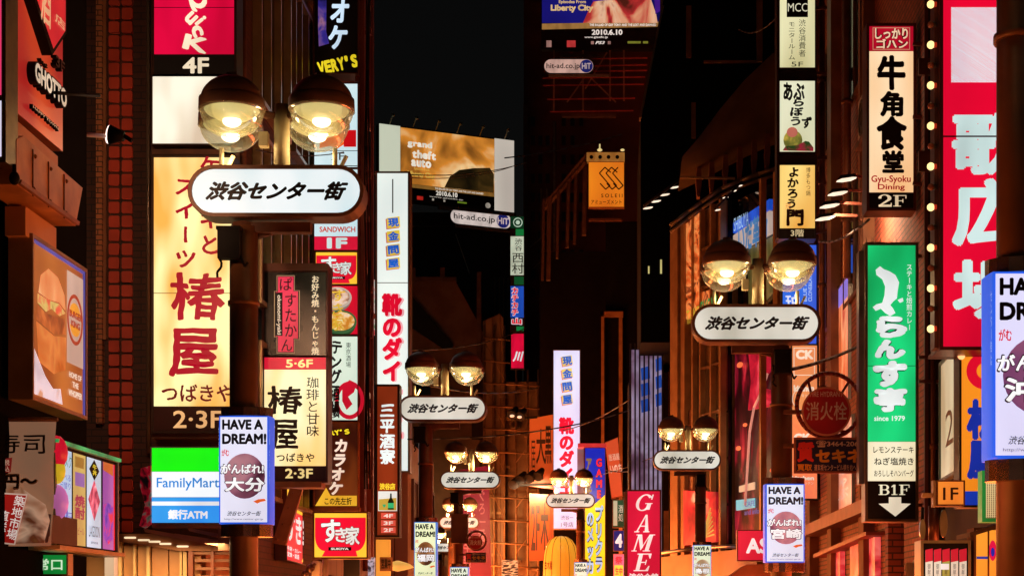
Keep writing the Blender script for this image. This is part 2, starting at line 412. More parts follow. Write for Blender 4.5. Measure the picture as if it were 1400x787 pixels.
# building with the tiled pier, its front facing the camera
fA = front(18.6)
b = building("tiled_building", "dark red building with a pier of square tiles and the tall yellow sign", [(-10, 18.6, 0, -3.88, 23.4, 17)], BR((.07, .022, .014), (.05, .016, .01), (.012, .01, .01), .21, .07, .006))
def tiles(f, cols, y0, y1, pitch, gap):
    g = G(); y = y0
    while y < y1:
        for x0, x1 in cols:
            k = random.uniform(0, .012); g.box(f, x0, y, x1, y + pitch - gap, .002, .03 + k, .012)
        y += pitch
    return g
pier = b.part("tile_pier", tiles(fA, [(150, 164.5), (167.5, 182)], -120, 760, 18.9, 3.2), D((.6, .075, .04), .4, 0, (.42, .05, .026), 2.5, .2))
b.part("brick_edge", G().box(fA, 135, -160, 143, 580, 0, .10), BR((.4, .14, .05), (.3, .1, .04), (.05, .03, .02), .1, .055, .006))
b.part("steel_trim", G().box(fA, 143.2, -160, 147, 465, 0, .06), D((.3, .12, .05), .5, 0, (.2, .07, .03)))
b.part("corner_pipe", G().tube(fA.pt(327, -200, .12), fA.pt(327, 560, .12), .035).tube(fA.pt(206, -200, .1), fA.pt(206, 620, .1), .02), D((.25, .2, .15), .35, .5))
for (x0, x1, y0, y1) in ((-3.875, 0, 0, 0),):
    f = lwall(-3.88)
    for z0, z1 in ((2.9, 4.6), (5.0, 6.9), (7.2, 9.2), (9.5, 11.6)):
        window(b, f, la(19.1), la(20.9), -z1, -z0, D((.5, .38, .2), .35, .5), mull=3, proud=.1, fr=.05)
        window(b, f, la(21.2), la(23.1), -z1, -z0, D((.28, .2, .12), .35, .5), mull=4, proud=.1, fr=.045)
shopfront(b, lwall(-3.88), la(18.9), la(23.2), 1.95, 8)
# alley shop between the two: warm timber front facing the camera
b = building("timber_shop", "warm timber shop front under a lit slatted canopy behind the menu lightboxes", [(-9, 17.4, 0, -4.0, 18.55, 2.33)], D((.5, .25, .1), .6, 0, (.35, .16, .06)))
f = front(17.36); x = 150; g1 = G(); g2 = G(); k = 0
for w, h, c in ((14, 3, 0), (4, 5, 1), (13, 0, 0), (3, 4, 1), (12, 2, 0), (4, 6, 1), (22, 4, 0), (14, 2, 0), (3, 5, 1), (5, 3, 1), (16, 1, 0)):
    (g2 if c else g1).box(f, x, 744 - h, x + w, 860, 0, .05 + .05 * c, .01); x += w + 1.6
b.part("timber_board", g1, D((.62, .3, .1), .5, 0, (.42, .18, .06), 1.6)); b.part("timber_post", g2, D((.75, .5, .22), .45, 0, (.5, .3, .12), 3))
g1 = G()
for i, y in enumerate((754, 764, 775, 786)):
    g1.box(f, 268 + i * 2, y, 326, y + 4, 0, .12)
b.part("shelf", g1, D((.42, .16, .07), .5)); b.part("door_frame", G().box(f, 262, 742, 268, 870, 0, .14).box(f, 293, 742, 297, 870, .13, .16), D((.35, .1, .05), .4))
# canopy of slats that run back from the street
t = T("shop_canopy", "slatted shop canopy with a row of slim downlights over the timber shop", "canopy", P(235, 750, 17))
fC = front(16.9); g = G()
for i, (ya, yb, xa) in enumerate(((722, 741, 198), (728, 738, 236), (719, 730, 250))):
    g.poly(fC, [(xa, ya), (xa + 2, ya + 5), (304, yb + 6), (304, yb)], -.05 - i * .12, .05 - i * .12)
t.part("slat", g, D((.55, .26, .12), .5, 0, (.36, .16, .08), 4))
t.part("soffit", G().poly(fC, [(146, 727), (206, 727), (290, 745), (290, 751), (236, 751), (146, 737)], -.5, -.3), D((.42, .17, .06), .55, 0, (.28, .1, .04)))
for x, y in ((167, 732.5), (186, 735.8), (201, 738), (216, 741), (240, 744.6)):
    d = t.part("downlight", G().poly(fC, pill(x - 8, y - 1.2, x + 8, y + 1.4), -.29, -.27), E((255, 225, 180), 1.3))
t.part("fascia_end", G().box(fC, 300, 722, 316, 752, -.1, .06), D((.22, .1, .05), .5))
ll = bpy.data.lights.new("downlight_glow", 'AREA'); ll.energy = 26; ll.color = (1, .66, .32); ll.size = 1.2; ll.shape = 'RECTANGLE'; ll.size_y = .15
lo = bpy.data.objects.new("downlight_glow", ll); COL.objects.link(lo); lo.parent = t.r; lo.location = P(220, 742, 16.8) - t.off

# row behind: dark red timber building with narrow windows
b = building("red_panelled_building", "dark red panelled building with narrow windows behind the karaoke signs", [(-10, 23.6, 0, -3.86, 28.2, 18)], STR((.15, .035, .028), (.05, .015, .012), .5, .9))
f = lwall(-3.86)
for z in (2.9, 5.0, 7.0, 9.2, 11.4, 13.6): window(b, f, la(25.0), la(27.6), -z - 1.6, -z, D((.28, .07, .045), .5), mull=3, trans=1, proud=.12, fr=.08)
shopfront(b, f, la(23.8), la(28), 2.05, 9, (255, 120, 50))
f = front(23.55)
b.part("lit_doorway", G().box(f, 470, 742, 492, 860, .002, .03), D((.03, .03, .03), .4)); 
b = building("beige_annexe", "low beige corrugated annexe under the white tower sign", [(-10, 34, 0, -3.9, 39, 5.0)], STR((.42, .27, .13), (.2, .12, .06), .28, .85, .6))
f = lwall(-3.9)
for d in (34.6, 36.9): window(b, f, la(d), la(d + 1.8), -4.3, -2.9, D((.14, .07, .04), .5), D((.05, .025, .016), .5), mull=2)
shopfront(b, f, la(34.2), la(38.9), 2.2, 10)
b = building("fill_light_shops", "low row of lit shops along the bend behind the small street lamps", [(-14, 46, 0, -8.6, 93, 4.2)], D((.3, .16, .09), .7))
shopfront(b, lwall(-8.6), la(47), la(92), 2.6, 44, (255, 125, 55))  # added behind other buildings to throw light on the concrete wall and scaffold
b = building("fill_light_shop", "low lit shop at the far side of the bend, below the black block", [(1.7, 57, 0, 7, 69.8, 5)], D((.2, .1, .06), .7))
shopfront(b, rwall(1.7), ra(69.5), ra(57.4), 2.6, 44, (255, 125, 55))  # out of sight, put in as a light source for the far street
# concrete building with a sloping top
b = T("concrete_building", "brown concrete building with a sloping stair wall below the billboard", "building", P(610, 800, 95)); f = front(95)
b.part("wall", G().poly(f, [(545, 383), (622, 383), (656, 445), (656, 860), (545, 860)], -6, 0), D((.3, .15, .085), .8, 0, (.19, .09, .05), .9, .2))
b.part("stair_wall", G().poly(f, [(656, 447), (688, 503), (688, 860), (656, 860)], -5, -.4), D((.26, .12, .06), .8, 0, (.17, .075, .04), 1))
b.part("dark_beam", G().poly(f, [(545, 392), (552, 392), (620, 472), (618, 477), (606, 477), (545, 437)], .02, .4), D((.012, .01, .01), .7))
b.part("parapet", G().box(f, 545, 379, 624, 384, -.3, .12).box(f, 562, 366, 568, 379, -.1, .05).box(f, 602, 366, 608, 379, -.1, .05).box(f, 652, 372, 658, 500, -.1, .1), D((.2, .1, .06), .7))
for y in (520, 590): window(b, f, 566, 590, y, y + 36, D((.14, .07, .05), .5))
f2 = front(94.5)
b.part("rear_sign_board", G().box(f2, 645, 505, 686, 600, -.3, 0), D((.035, .012, .01), .5))
g = G(); text(g, f2, "喜の台", 663, 520, 676, 590, .01, vertical=True, bold=.01, pitch=1.3); text(g, f2, "らーめんつけめん", 679, 515, 684, 592, .01, vertical=True)
b.part("lettering", g, D((.4, .09, .06), .5))
# dark frame building that carries the billboard
b = building("billboard_building", "black building that carries the wide lit billboard", [(-13.4, 102, 0, -5.45, 110, 25)], D((.012, .011, .012), .7))
f = front(101.97); g = G()
for x in (676, 682, 688, 694): g.box(f, x, 380, x + 1.2, 500, 0, .06)
g.box(f, 560, 309, 622, 310, 0, .1)
b.part("drain_pipe", g, D((.12, .09, .06), .4, .6)); b.part("stair_rail", G().bar(f.pt(623, 320, .1), f.pt(642, 374, .1), .05), D((.4, .36, .3), .4, .5))
# reddish tower closing the view
b = building("rust_tower", "dark rust coloured tower with a pale drain pipe closing the street", [(-5.36, 110, 0, 8, 120, 60)], D((.2, .05, .028), .85, 0, (.12, .03, .018), .5))
f = front(109.97)
b.part("drain_pipe", G().tube(f.pt(758, 170, .25), f.pt(758, 400, .25), .075).ball(f.pt(758, 170, .25), .075), D((.6, .36, .25), .5))
b.part("wall_edge", G().box(f, 716, 145, 722, 860, 0, .3), D((.22, .07, .035), .8))
b.part("fire_stair", G().bar(f.pt(740, 260, .4), f.pt(740, 400, .4), .07).bar(f.pt(748, 260, .4), f.pt(748, 400, .4), .07).bar(f.pt(725, 340, .4), f.pt(760, 310, .4), .06).bar(f.pt(725, 372, .4), f.pt(760, 342, .4), .06), D((.45, .25, .14), .5, .2))
# lattice scaffold in front of it
t = T("scaffold", "brown scaffold with mesh sheets between the far street lamps and the orange pub board", "scaffold", P(698, 820, 92)); f = front(92); g = G()
for x in (662, 676, 690, 706, 722, 736): g.tube(f.pt(x, 445 if x < 700 else 505, random.uniform(.05, .2)), f.pt(x, 860, .1), .06, n=6)
for y in range(462, 800, 31): g.tube(f.pt(662, y, .2), f.pt(738 if y > 520 else 700, y + 4, .2), .05, n=6)
for y in range(470, 780, 62): g.tube(f.pt(664, y, .25), f.pt(690, y + 50, .25), .02, n=6); g.tube(f.pt(736, y + 60, .25), f.pt(706, y + 100, .25), .02, n=6)
t.part("pole_tube", g, D((.42, .22, .1), .5, .3)); 
t.part("mesh_sheet", G().poly(f, [(660, 438), (676, 432), (682, 428), (688, 434), (692, 860), (660, 860)], -.25, -.1), STR((.36, .2, .09), (.2, .1, .045), .42, .7))
t.part("side_sheet", G().poly(f, [(692, 520), (735, 520), (740, 860), (692, 860)], -.6, -.4), D((.34, .2, .1), .7, 0, (.12, .065, .03), .9))
g = G()
for i in range(26):
    x, y = random.uniform(664, 735), random.uniform(540, 780); g.box(f, x, y, x + random.uniform(4, 16), y + random.uniform(1, 4), -.38, -.2 + random.uniform(0, .2))
t.part("plank", g, D((.5, .32, .16), .5))
# black block on the far right of the view, its small lit windows
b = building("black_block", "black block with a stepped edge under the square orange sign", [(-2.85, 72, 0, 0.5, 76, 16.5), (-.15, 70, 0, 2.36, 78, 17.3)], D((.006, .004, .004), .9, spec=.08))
f = front(69.97)
b.part("doorway_trim", G().box(f, 822, 427, 826, 860, 0, .25).box(f, 822, 427, 852, 434, 0, .25).box(f, 846, 434, 851, 860, 0, .2), D((.32, .15, .06), .6))
b.part("cross_beam", G().box(f, 805, 300, 850, 303, 0, .2), RUST)
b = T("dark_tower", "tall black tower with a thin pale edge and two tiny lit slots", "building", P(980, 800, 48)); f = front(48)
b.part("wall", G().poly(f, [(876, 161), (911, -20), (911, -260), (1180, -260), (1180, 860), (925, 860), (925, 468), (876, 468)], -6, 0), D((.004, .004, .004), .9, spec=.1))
b.part("lit_slot", G().box(f, 886, 364, 888, 374, 0, .03).box(f, 902.5, 355, 905, 374, 0, .03), E((220, 205, 130), .8))
b.part("pale_edge", G().poly(f, [(874, 162), (877, 162), (908, 8), (905, 8)], -.3, .06), D((.35, .24, .13), .4, .5))
b.part("facade_post", G().box(f, 938, 10, 945, 80, 0, .12).box(f, 1034, -10, 1042, 86, 0, .16).box(f, 945, 142, 951, 190, 0, .15).box(f, 962, 84, 1034, 87, 0, .1), D((.3, .13, .05), .6))
# glazed curved building on the right
Q0 = P(921, 800, 46); Q1 = P(1066, 800, 40); fG = plane(Q0.x, Q0.y, Q1.x, Q1.y)
b = T("glass_building", "curved glass fronted building with a dark swept roof behind the street lamps", "building", ((Q0.x + Q1.x) / 2, (Q0.y + Q1.y) / 2, 0))
A = lambda x, y: fG.ab(x, y)
a1 = A(1062, 400)[0]
b.part("wall", G().poly(fG, [(0, -10.1), (a1, -10.6), (a1, -.1), (0, -.1)], -1.5, -.7), D((.03, .018, .013), .6))
def pan(g, x0, x1, w0, w1, yt=None, yb=860):
    p = [A(x0, 303 - (x0 - 925) * .5 if yt is None else yt), A(x1, 303 - (x1 - 925) * .5 if yt is None else yt), A(x1, yb), A(x0, yb)]
    z = -10.1; top = [(p[0][0], p[0][1]), (p[1][0], p[1][1])]
    return g.poly(fG, top + [p[2], p[3]], w0, w1)
g = G(); pan(g, 921, 931, -.2, .1); pan(g, 933, 938, -.15, .05); pan(g, 985.5, 988, -.1, .06); pan(g, 972, 974, -.1, .04); pan(g, 958, 959.5, -.1, .04); pan(g, 947, 949, -.1, .04); pan(g, 1040, 1042.5, -.1, .04); pan(g, 1060, 1066, -.1, .06)
b.part("mullion", g, D((.5, .3, .15), .4, .3, (.34, .19, .09)))
g = G(); pan(g, 959.5, 972, -.3, -.2); pan(g, 974, 985.5, -.3, -.2); pan(g, 988.5, 1040, -.5, -.4)
b.part("glazing", g, GL)
pw = b.part("metal_panel", pan(pan(G(), 959.6, 971.8, -.19, -.1, None, 500), 974.2, 985.3, -.19, -.1, None, 560), D((.36, .21, .1), .4, .4, (.22, .12, .06), 1))
b.part("pink_panel", pan(pan(G(), 938.2, 946.8, -.12, -.06, 560), 949.2, 957.8, -.16, -.08, 580), D((.4, .16, .1), .5, .1, (.22, .08, .05), 1))
g = G()
up = [(931, 228), (951, 205), (981, 165), (1014, 126), (1050, 92), (1085, 66)]; lo_ = [(931, 232), (964, 217), (997, 199), (1030, 182), (1052, 172), (1088, 158)]
fr = front(43.5)
n = len(up); v = [fr.pt(x, y, 1.0) for i, (x, y) in enumerate(up)] + [fr.pt((ux + lx) / 2, (uy + ly) / 2 - 5, .2) for (ux, uy), (lx, ly) in zip(up, lo_)] + [fr.pt(x, y, -.4) for x, y in lo_] + [fr.pt(x, y + 3, -2) for x, y in lo_]
b.part("swept_roof", G().add(v, [[k * n + i, k * n + i + 1, (k + 1) * n + i + 1, (k + 1) * n + i] for k in range(3) for i in range(n - 1)], True), D((.2, .13, .06), .5, .1, (.1, .07, .035), 1.2))
g = G()
for x, yt, yb in ((957, 222, 262), (975, 214, 256), (994, 204, 246), (1014, 193, 240), (1034, 183, 233), (1052, 175, 228)):
    g.poly(fr, [(x - 3, yt), (x + 3, yt), (x + 4, (yt + yb) / 2), (x + 1.5, yb), (x - 2.5, yb), (x - 4, (yt + yb) / 2)], -.8, -.5)
b.part("roof_rib", g, D((.24, .085, .035), .6, 0, (.14, .05, .02)))
g = G().bar(fr.pt(930, 238, -.3), fr.pt(1006, 240, -.3), .05)
gut = [(916, 312), (940, 293), (958, 280), (985, 262), (1010, 251), (1035, 242), (1064, 233)]
g.path([fr.pt(x, y, .3) for x, y in gut], .05); g.path([fr.pt(x, y + 9, .3) for x, y in gut], .04)
b.part("gutter_rails", g, D((.55, .38, .2), .4, .5))
b.part("gutter_band", G().poly(fr, gut + [(x, y + 9) for x, y in gut[::-1]], .1, .28), D((.02, .015, .012), .6))
shopfront(b, fG, .3, a1 - .3, 2.3, 9)  # added below the view to light the opposite side
b.part("plinth", G().poly(fG, [A(921, 762), A(1062, 748), A(1062, 795), A(921, 797)], -.2, .5), D((.5, .27, .13), .5, .1, (.3, .15, .07), 1))
b.part("rail", G().path([fG.q(925, 757, .6), fG.q(985, 749, .6), fG.q(1062, 745, .6)], .05), STEEL)
# building beyond with vertical bars over glass, a sign's reflection painted in as glow
b = building("barred_building", "narrow dark building with vertical bars over faintly lit glass", [(1.0, 52.2, 0, 1.62, 56, 12), (.55, 50.5, 0, 1.55, 52, 8.3)], D((.02, .015, .015), .7))
f = front(50.46); w = b.part("window", G().box(f, 861, 478, 905, 860, 0, .02), BLOTCH([(.3, (50, 26, 34)), (.45, (120, 90, 120)), (.6, (180, 165, 200)), (.75, (90, 34, 50))], .9, .55, .4, 3))
g = G()
for i in range(8): g.box(f, 861 + i * 6.2, 470, 863.2 + i * 6.2, 860, .05, .12)
b.part("bar", g, D((.035, .02, .02), .5))
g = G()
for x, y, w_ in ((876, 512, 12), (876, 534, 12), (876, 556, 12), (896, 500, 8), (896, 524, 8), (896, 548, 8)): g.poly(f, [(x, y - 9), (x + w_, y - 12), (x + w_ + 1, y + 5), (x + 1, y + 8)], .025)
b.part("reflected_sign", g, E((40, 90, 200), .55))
# right-hand brick building
bk = BR((.33, .07, .035), (.22, .042, .022), (.06, .022, .014), .22, .075, .01)
b = building("brick_building", "red brick building with wall posters behind the tall green sign", [(3.72, 20.4, 0, 11, 34, 15)], bk)
f = rwall(3.72)
shopfront(b, f, ra(33.8), ra(27.8), 1.8, 9, (255, 95, 45)); shopfront(b, f, ra(27.4), ra(20.6), 1.9, 9, (255, 100, 50))
for d0 in (31.2, 28.2, 24.6): b.part("pilaster", G().box(f, ra(d0 + .5), -15, ra(d0), -.15, 0, .16), D((.22, .085, .035), .7, 0, (.12, .045, .02), 3, .3))
for z in (6.4, 9.4): window(b, f, ra(27.6), ra(25.4), -z - 1.8, -z, RUST, mull=2); window(b, f, ra(30.9), ra(28.9), -z - 1.8, -z, RUST, mull=2)
g = G().box(f, ra(33), -3.18, ra(21.4), -3.0, 0, .3); b.part("ledge", g, D((.3, .08, .05), .5))
fb = front(20.38)
b.part("brick_end", G().box(fb, 1264, -100, 1290, 860, .0, .02), D((.02, .015, .013), .7))
for x0, x1 in ((1196, 1222), (1226, 1252)):
    pass
# near right building behind the karaoke sign
b = building("karaoke_building", "black building behind the tall red karaoke sign", [(3.75, 6, 0, 11, 19.6, 16)], D((.02, .014, .013), .7))
f = rwall(3.75)
shopfront(b, f, ra(19.4), ra(14.6), 1.9, 8, (255, 120, 55)); shopfront(b, f, ra(14.2), ra(8), 1.75, 8)
b.part("steel_frame", G().box(front(19.56), 1263, -200, 1268, 860, 0, .05).box(front(19.56), 1255, 487, 1290, 491, 0, .08).box(front(19.56), 1255, 82, 1290, 104, 0, .06).box(front(19.56), 1255, 208, 1290, 236, 0, .06).box(front(19.56), 1255, 520, 1292, 524, 0, .08), D((.13, .035, .022), .55))

# ================================================================ street lamps
LAMPG = "twin globe street lamps along the road"
def lamp(label, x, y, d, side, box=True, sign=True, dz=.5, watts=20, back=0.):
    """side +1: the pole stands away from the road on the viewer's left of the sign"""
    c = P(x, y, d); px = c.x - .32 * side
    if not sign: c = Vector((x, d, y)); px = c.x - .32 * side
    t = T("street_lamp", label, "street lamp", (px, d, .12), LAMPG)
    X = lambda dx, dy, z: c + Vector((dx, dy, z))
    t.part("pole", G().tube((px, d, .12), (px, d, c.z - .3), .132, .128, 18).tube((px, d, .12), (px, d, .5), .17, .165, 18).tube((px, d, c.z - 1.02), (px, d, c.z - .98), .145, n=18).tube((px, d, c.z - 2.75), (px, d, c.z - 2.71), .145, n=18), POLE)
    t.part("pole_bracket", G().bar((px - .05, d, c.z - .31), (px + .62 * side, d, c.z - .31), .09, .12).bar((px, d + .05, c.z - .4), (px + .45 * side, d + .05, c.z - .28), .05).tube((px, d, c.z - .36), (px, d, c.z - .26), .1, n=12), RUST)
    f = Fr((c.x, d, c.z), (1, 0, 0), (0, 0, -1), (0, -1, 0))
    ho = pill(-.8, -.235, .8, .235, 14); hi = pill(-.765, -.2, .765, .2, 14)
    bx = t.part("sign_box", G().ring(f, ho, hi, -.15, .15).poly(f, hi, -.1, .1), BROWN)
    fb = Fr((c.x, d, c.z), (-1, 0, 0), (0, 0, -1), (0, 1, 0))
    t.part("sign_face", G().poly(f, pill(-.762, -.197, .762, .197, 14), .101, .135).poly(fb, pill(-.762, -.197, .762, .197, 14), .101, .135), E((240, 247, 248), 1.0, (196, 224, 230), scale=2.2) if y < 300 and sign else E((226, 222, 208), .95, (186, 184, 168), scale=2.2), bx)
    g = G()
    for ff in (f, fb): text(g, ff, "渋谷センター街", -.64, -.085, .66, .085, .14, bold=.05, shear=.42)
    t.part("lettering", g, INK, bx)
    t.part("stem", G().tube(X(.03, 0, .2), X(.03, 0, .82), .075, .07, 14).wbox(c.x - .17, d - .07, c.z + .43, c.x - .09, d + .03, c.z + .56), CREAMP)
    g = G()
    for sx in (-1, 1):
        g.tube(X(.03, 0, .72), X(.03 + sx * .42, -.1, .72), .035, n=8)
    t.part("arm", g, D((.2, .09, .05), .5)); g = G()
    for sx in (-1, 1):
        g.tube(X(sx * .52, -.02, .22), X(sx * .52, -.02, .42), .022, n=8); g.bar(X(sx * .52 + .03, .02, .22), X(sx * .52 + .1, .02, .36), .03)
    t.part("sign_bracket", g, CREAMP)
    for sx, sy in ((-1, -1), (1, -1), (-1, 1), (1, 1)):
        cx = .03 + sx * .405 - (back if sy > 0 else 0); q = X(cx, -.25 if sy < 0 else dz - .25, .75); r = .283
        prof = [(r * math.cos(R(a)) if a < 90 else .002, r * (.06 + math.sin(R(a)) * .86)) for a in range(6, 90, 7)] + [(.05, r * .92), (.05, r * 1.0), (.002, r * 1.0)]
        prof = [(r * .9, -.05), (r * 1.04, -.05), (r * 1.05, -.035), (r * 1.04, .05), (r * .99, .058)] + prof
        gl = t.part("globe_hood", G().lathe(q, prof, 32).lathe(q, [(r * .9, -.045), (r * .86, .08), (r * .5, .2), (.002, .23)], 24), BROWN)
        t.part("bowl", G().lathe(q, [(r * 1.06, -.047), (r * 1.06, -.058), (r * 1.0, -.062)] + [(r * math.cos(R(a)), -.05 - r * .84 * math.sin(R(a))) for a in range(4, 90, 8)] + [(.002, -.05 - r * .84)], 32), bowl_glass(), gl)
        t.part("inner_lens", G().lathe(q, [(r * .88, -.05), (r * .78, -.085), (r * .5, -.125), (r * .2, -.14), (.002, -.14)], 28), E((226, 214, 150), .85, (205, 188, 118)), gl)
        t.part("bulb", G().ball(q + Vector((0, 0, -.15)), .085, sz=.62), E((255, 248, 215), 5), gl)
    if box:
        bo = -.09 if side > 0 else 0
        t.part("loudspeaker", G().wbox(px + bo - .1, d - .24, c.z - .63, px + bo + .1, d - .13, c.z - .36).wbox(px + bo - .11, d - .25, c.z - .37, px + bo + .11, d - .12, c.z - .34), BLACK)
        k = [(px + bo - .1 + random.uniform(-.03, .03), d - .17, c.z - .52 - i * .045) for i in range(7)]
        t.part("cable", G().path(k, .012, 5).path([(px + bo + .1, d - .2, c.z - .6), (px + bo + .14, d - .2, c.z - .7), (px + bo + .17, d - .2, c.z - .66)], .012, 5), BLACK)
    for sx in (-1, 1):
        l = bpy.data.lights.new("lamp_glow", 'POINT'); l.energy = watts; l.color = (1, .66, .3); l.shadow_soft_size = .12
        o = bpy.data.objects.new("lamp_glow", l); COL.objects.link(o); o.parent = t.r; o.location = X(sx * .41 - .02, 0, .3) - t.off
    return t, px
def at(x, y, d): return None
lamp("largest whole street lamp, its globes in front of the tall yellow sign", 381, 266, 16.1, 1, watts=16, back=.12)
lamp("street lamp carrying the large round hydrant sign on its pole", 1033, 444, 21.9, -1)
lamp("street lamp beside the brown pub sign with the green bottle", 606, 559, 32, 1)
lamp("street lamp in front of the barred glass, beside the red GAME sign", 939, 629, 41.3, -1)
lamp("street lamp before the brown scaffold, small hydrant sign behind it", 643, 656, 46.8, 1, watts=90)
lamp("street lamp in front of the white shoe sign and beside the yellow purikura board", 780, 684, 57, -1, watts=120)
lamp("distant street lamp whose sign peeks out on both sides of a brown pole box", 628, 714, 71, 1, watts=220)
lamp("smallest and most distant street lamp, half behind the brown pole box", 613, 748, 88, 1, watts=500)
lamp("street lamp with the thickest pole, its globes out of view", 1.84, 5.62, 9.2, -1, sign=False)
# brown box on the fifth pole
f = front(46.4)
one("pole_box", "brown metal box fixed on the pole below a small street lamp sign", "utility box", G().box(f, 616.5, 704, 639.5, 742, -.25, 0, .02).box(f, 615, 702, 641, 705, -.27, .02), D((.2, .08, .04), .5, 0, (.12, .05, .025)))

# ================================================================ dream banners on the poles
def banner(label, city, x0, y0, x1, y1, d, white=(232, 232, 252), blue=(40, 95, 230), circ=((150, 95, 120), (70, 30, 50), (200, 150, 160)), slant=0):
    f = front(d); w = x1 - x0; h = y1 - y0; cx = (x0 + x1) / 2
    t = T("pole_banner", label, "banner sign", f.pt(cx, y1 + h * .12, -.15), "lit campaign banners on the lamp poles")
    # flat front with rounded blue flanks round the pole
    n = 7; fl = w * .04; prof = [(x0, 0)] + [(x0 - fl * math.sin(R(90 * i / n)), -.22 * (1 - math.cos(R(90 * i / n)))) for i in range(1, n + 1)]
    prr = [(x1 + (x0 - a), b) for a, b in prof]
    def strip(pr, b0, b1): return [f.pt(a, b, w_) for a, w_ in pr for b in (b0, b1)], [[2 * i, 2 * i + 1, 2 * i + 3, 2 * i + 2] for i in range(len(pr) - 1)]
    body = G().box(f, x0, y0, x1, y1, -.3, -.004)
    for p in (prof, prr): body.add(*strip(p, y0, y1), True)
    t.part("shell", body, E(blue, .9, tuple(v * .9 for v in blue)))
    t.part("face_panel", G().box(f, x0 + w * .02, y0 + h * .012, x1 - w * .02, y1 - h * .012, -.003, .004), E(white, 1.0, tuple(v * .93 for v in white)))
    if slant: t.part("side_lettering", text(text(G(), f, "応援しています。", x1 - w * .005 + fl * .2, y0 + h * .12, x1 + fl * .75, y0 + h * .72, -.02, vertical=True), f, "センター街は", x0 - fl * .8, y0 + h * .1, x0 - fl * .25, y0 + h * .5, -.02, vertical=True), E((190, 210, 255), .8))
    g = G(); X = lambda u: x0 + w * u; Y = lambda v: y0 + h * v
    text(g, f, "HAVE A", X(.06), Y(.035), X(.9), Y(.13), .009, bold=.05); text(g, f, "DREAM!", X(.06), Y(.165), X(.97), Y(.265), .009, bold=.05)
    text(g, f, "渋谷センター街", X(.16), Y(.885), X(.86), Y(.93), .009, bold=.015, shear=.3); t.part("lettering", g, D((.01, .01, .03), .5))
    t.part("web_address", text(G(), f, "http://www.center-gai.jp", X(.1), Y(.95), X(.9), Y(.972), .009), D((.25, .25, .4), .5))
    t.part("script_mark", text(G(), f, "がむ", X(.05), Y(.31), X(.2), Y(.375), .009, brush=.05, bold=.03), E((230, 40, 60), .8))
    pic = t.part("round_picture", G().poly(f, ell(X(.52), Y(.56), w * .42, h * .21), .006), BLOTCH([(.35, circ[1]), (.5, circ[0]), (.68, circ[2])], 2.2, .7, .4, key=d))
    o1 = G(); text(o1, f, "がんばれ!", X(.02), Y(.44), X(.93), Y(.545), .0095, bold=.06); text(o1, f, city, X(.1), Y(.565), X(.95), Y(.71), .0095, bold=.055)
    t.part("letter_outline", o1, D((.12, .05, .1), .5))
    o2 = G(); text(o2, f, "がんばれ!", X(.035), Y(.448), X(.915), Y(.537), .012, bold=.03); text(o2, f, city, X(.12), Y(.572), X(.93), Y(.703), .012, bold=.035)
    t.part("letter_fill", o2, E((255, 255, 255), 1.0))
    t.part("orange_mark", G().poly(f, [(X(.7), Y(.795)), (X(.8), Y(.775)), (X(.93), Y(.77)), (X(.96), Y(.79)), (X(.85), Y(.8)), (X(.78), Y(.815))], .008), E((255, 110, 40), .9))
    g = G()
    for ya, yb in ((y0 - h * .085, y0 - h * .004), (y1 + h * .004, y1 + h * .12)):
        m_ = .12 + .01; n2 = 20
        rim = [(cx + (w / 2 + fl) * math.cos(math.pi * 2 * i / n2), -.14 + .15 * math.sin(math.pi * 2 * i / n2)) for i in range(n2)]
        v = [f.pt(a, b, q) for b in (ya, yb) for a, q in rim]
        g.add(v, [[i, (i + 1) % n2, n2 + (i + 1) % n2, n2 + i] for i in range(n2)]); g.add(v, [list(range(n2)), [n2 + i for i in range(n2)]])
    t.part("clamp_band", g, D((.5, .3, .2), .22, .9, (.3, .16, .09), 9))
banner("lit dream banner on the pole of the largest whole lamp, beside the convenience store sign", "大分", 300, 568, 366.5, 715, 15.85, slant=1)
banner("lit dream banner with purple picture on the pole below the round red hydrant sign", "宮崎", 1047.5, 661, 1099.5, 768, 21.65, (225, 232, 252), slant=1)
banner("greenish dream banner on the pole below the brown pub sign with the bottle", "福岡", 566.5, 713, 596, 790, 31.75, (240, 250, 200), (50, 130, 220), ((150, 105, 60), (80, 50, 30), (220, 190, 140)))
banner("small dream banner under the lamp between the GAME sign and the red letter sign", "島根", 948, 744.5, 972, 800, 41.05, (232, 240, 205), (50, 130, 220), ((190, 160, 120), (140, 90, 70), (235, 215, 190)))
banner("small dream banner below the brown pole box", "熊本", 615.5, 774.5, 640, 832, 46.4, (230, 240, 215), (50, 130, 220), ((190, 160, 120), (140, 90, 70), (235, 215, 190)))
banner("tiny dream banner at the foot of the yellow purikura board", "宮城", 785.5, 768, 802.5, 818, 56.6, (235, 240, 215), (50, 130, 220), ((200, 150, 130), (150, 90, 80), (235, 205, 190)))
banner("largest dream banner, on the thickest lamp pole", "沖縄", 1359, 371, 1477, 625, 9.0, (225, 222, 255), (40, 100, 240), ((110, 60, 110), (50, 22, 45), (150, 90, 130)), slant=1)
# ================================================================ signs on the viewer's near building
LX = lambda X: lwall(X)
IV = E((255, 238, 205)); CREAM = E((255, 236, 170), 1.0, (255, 205, 120)); GOLD = E((255, 190, 60)); LW_ = E((250, 250, 255))
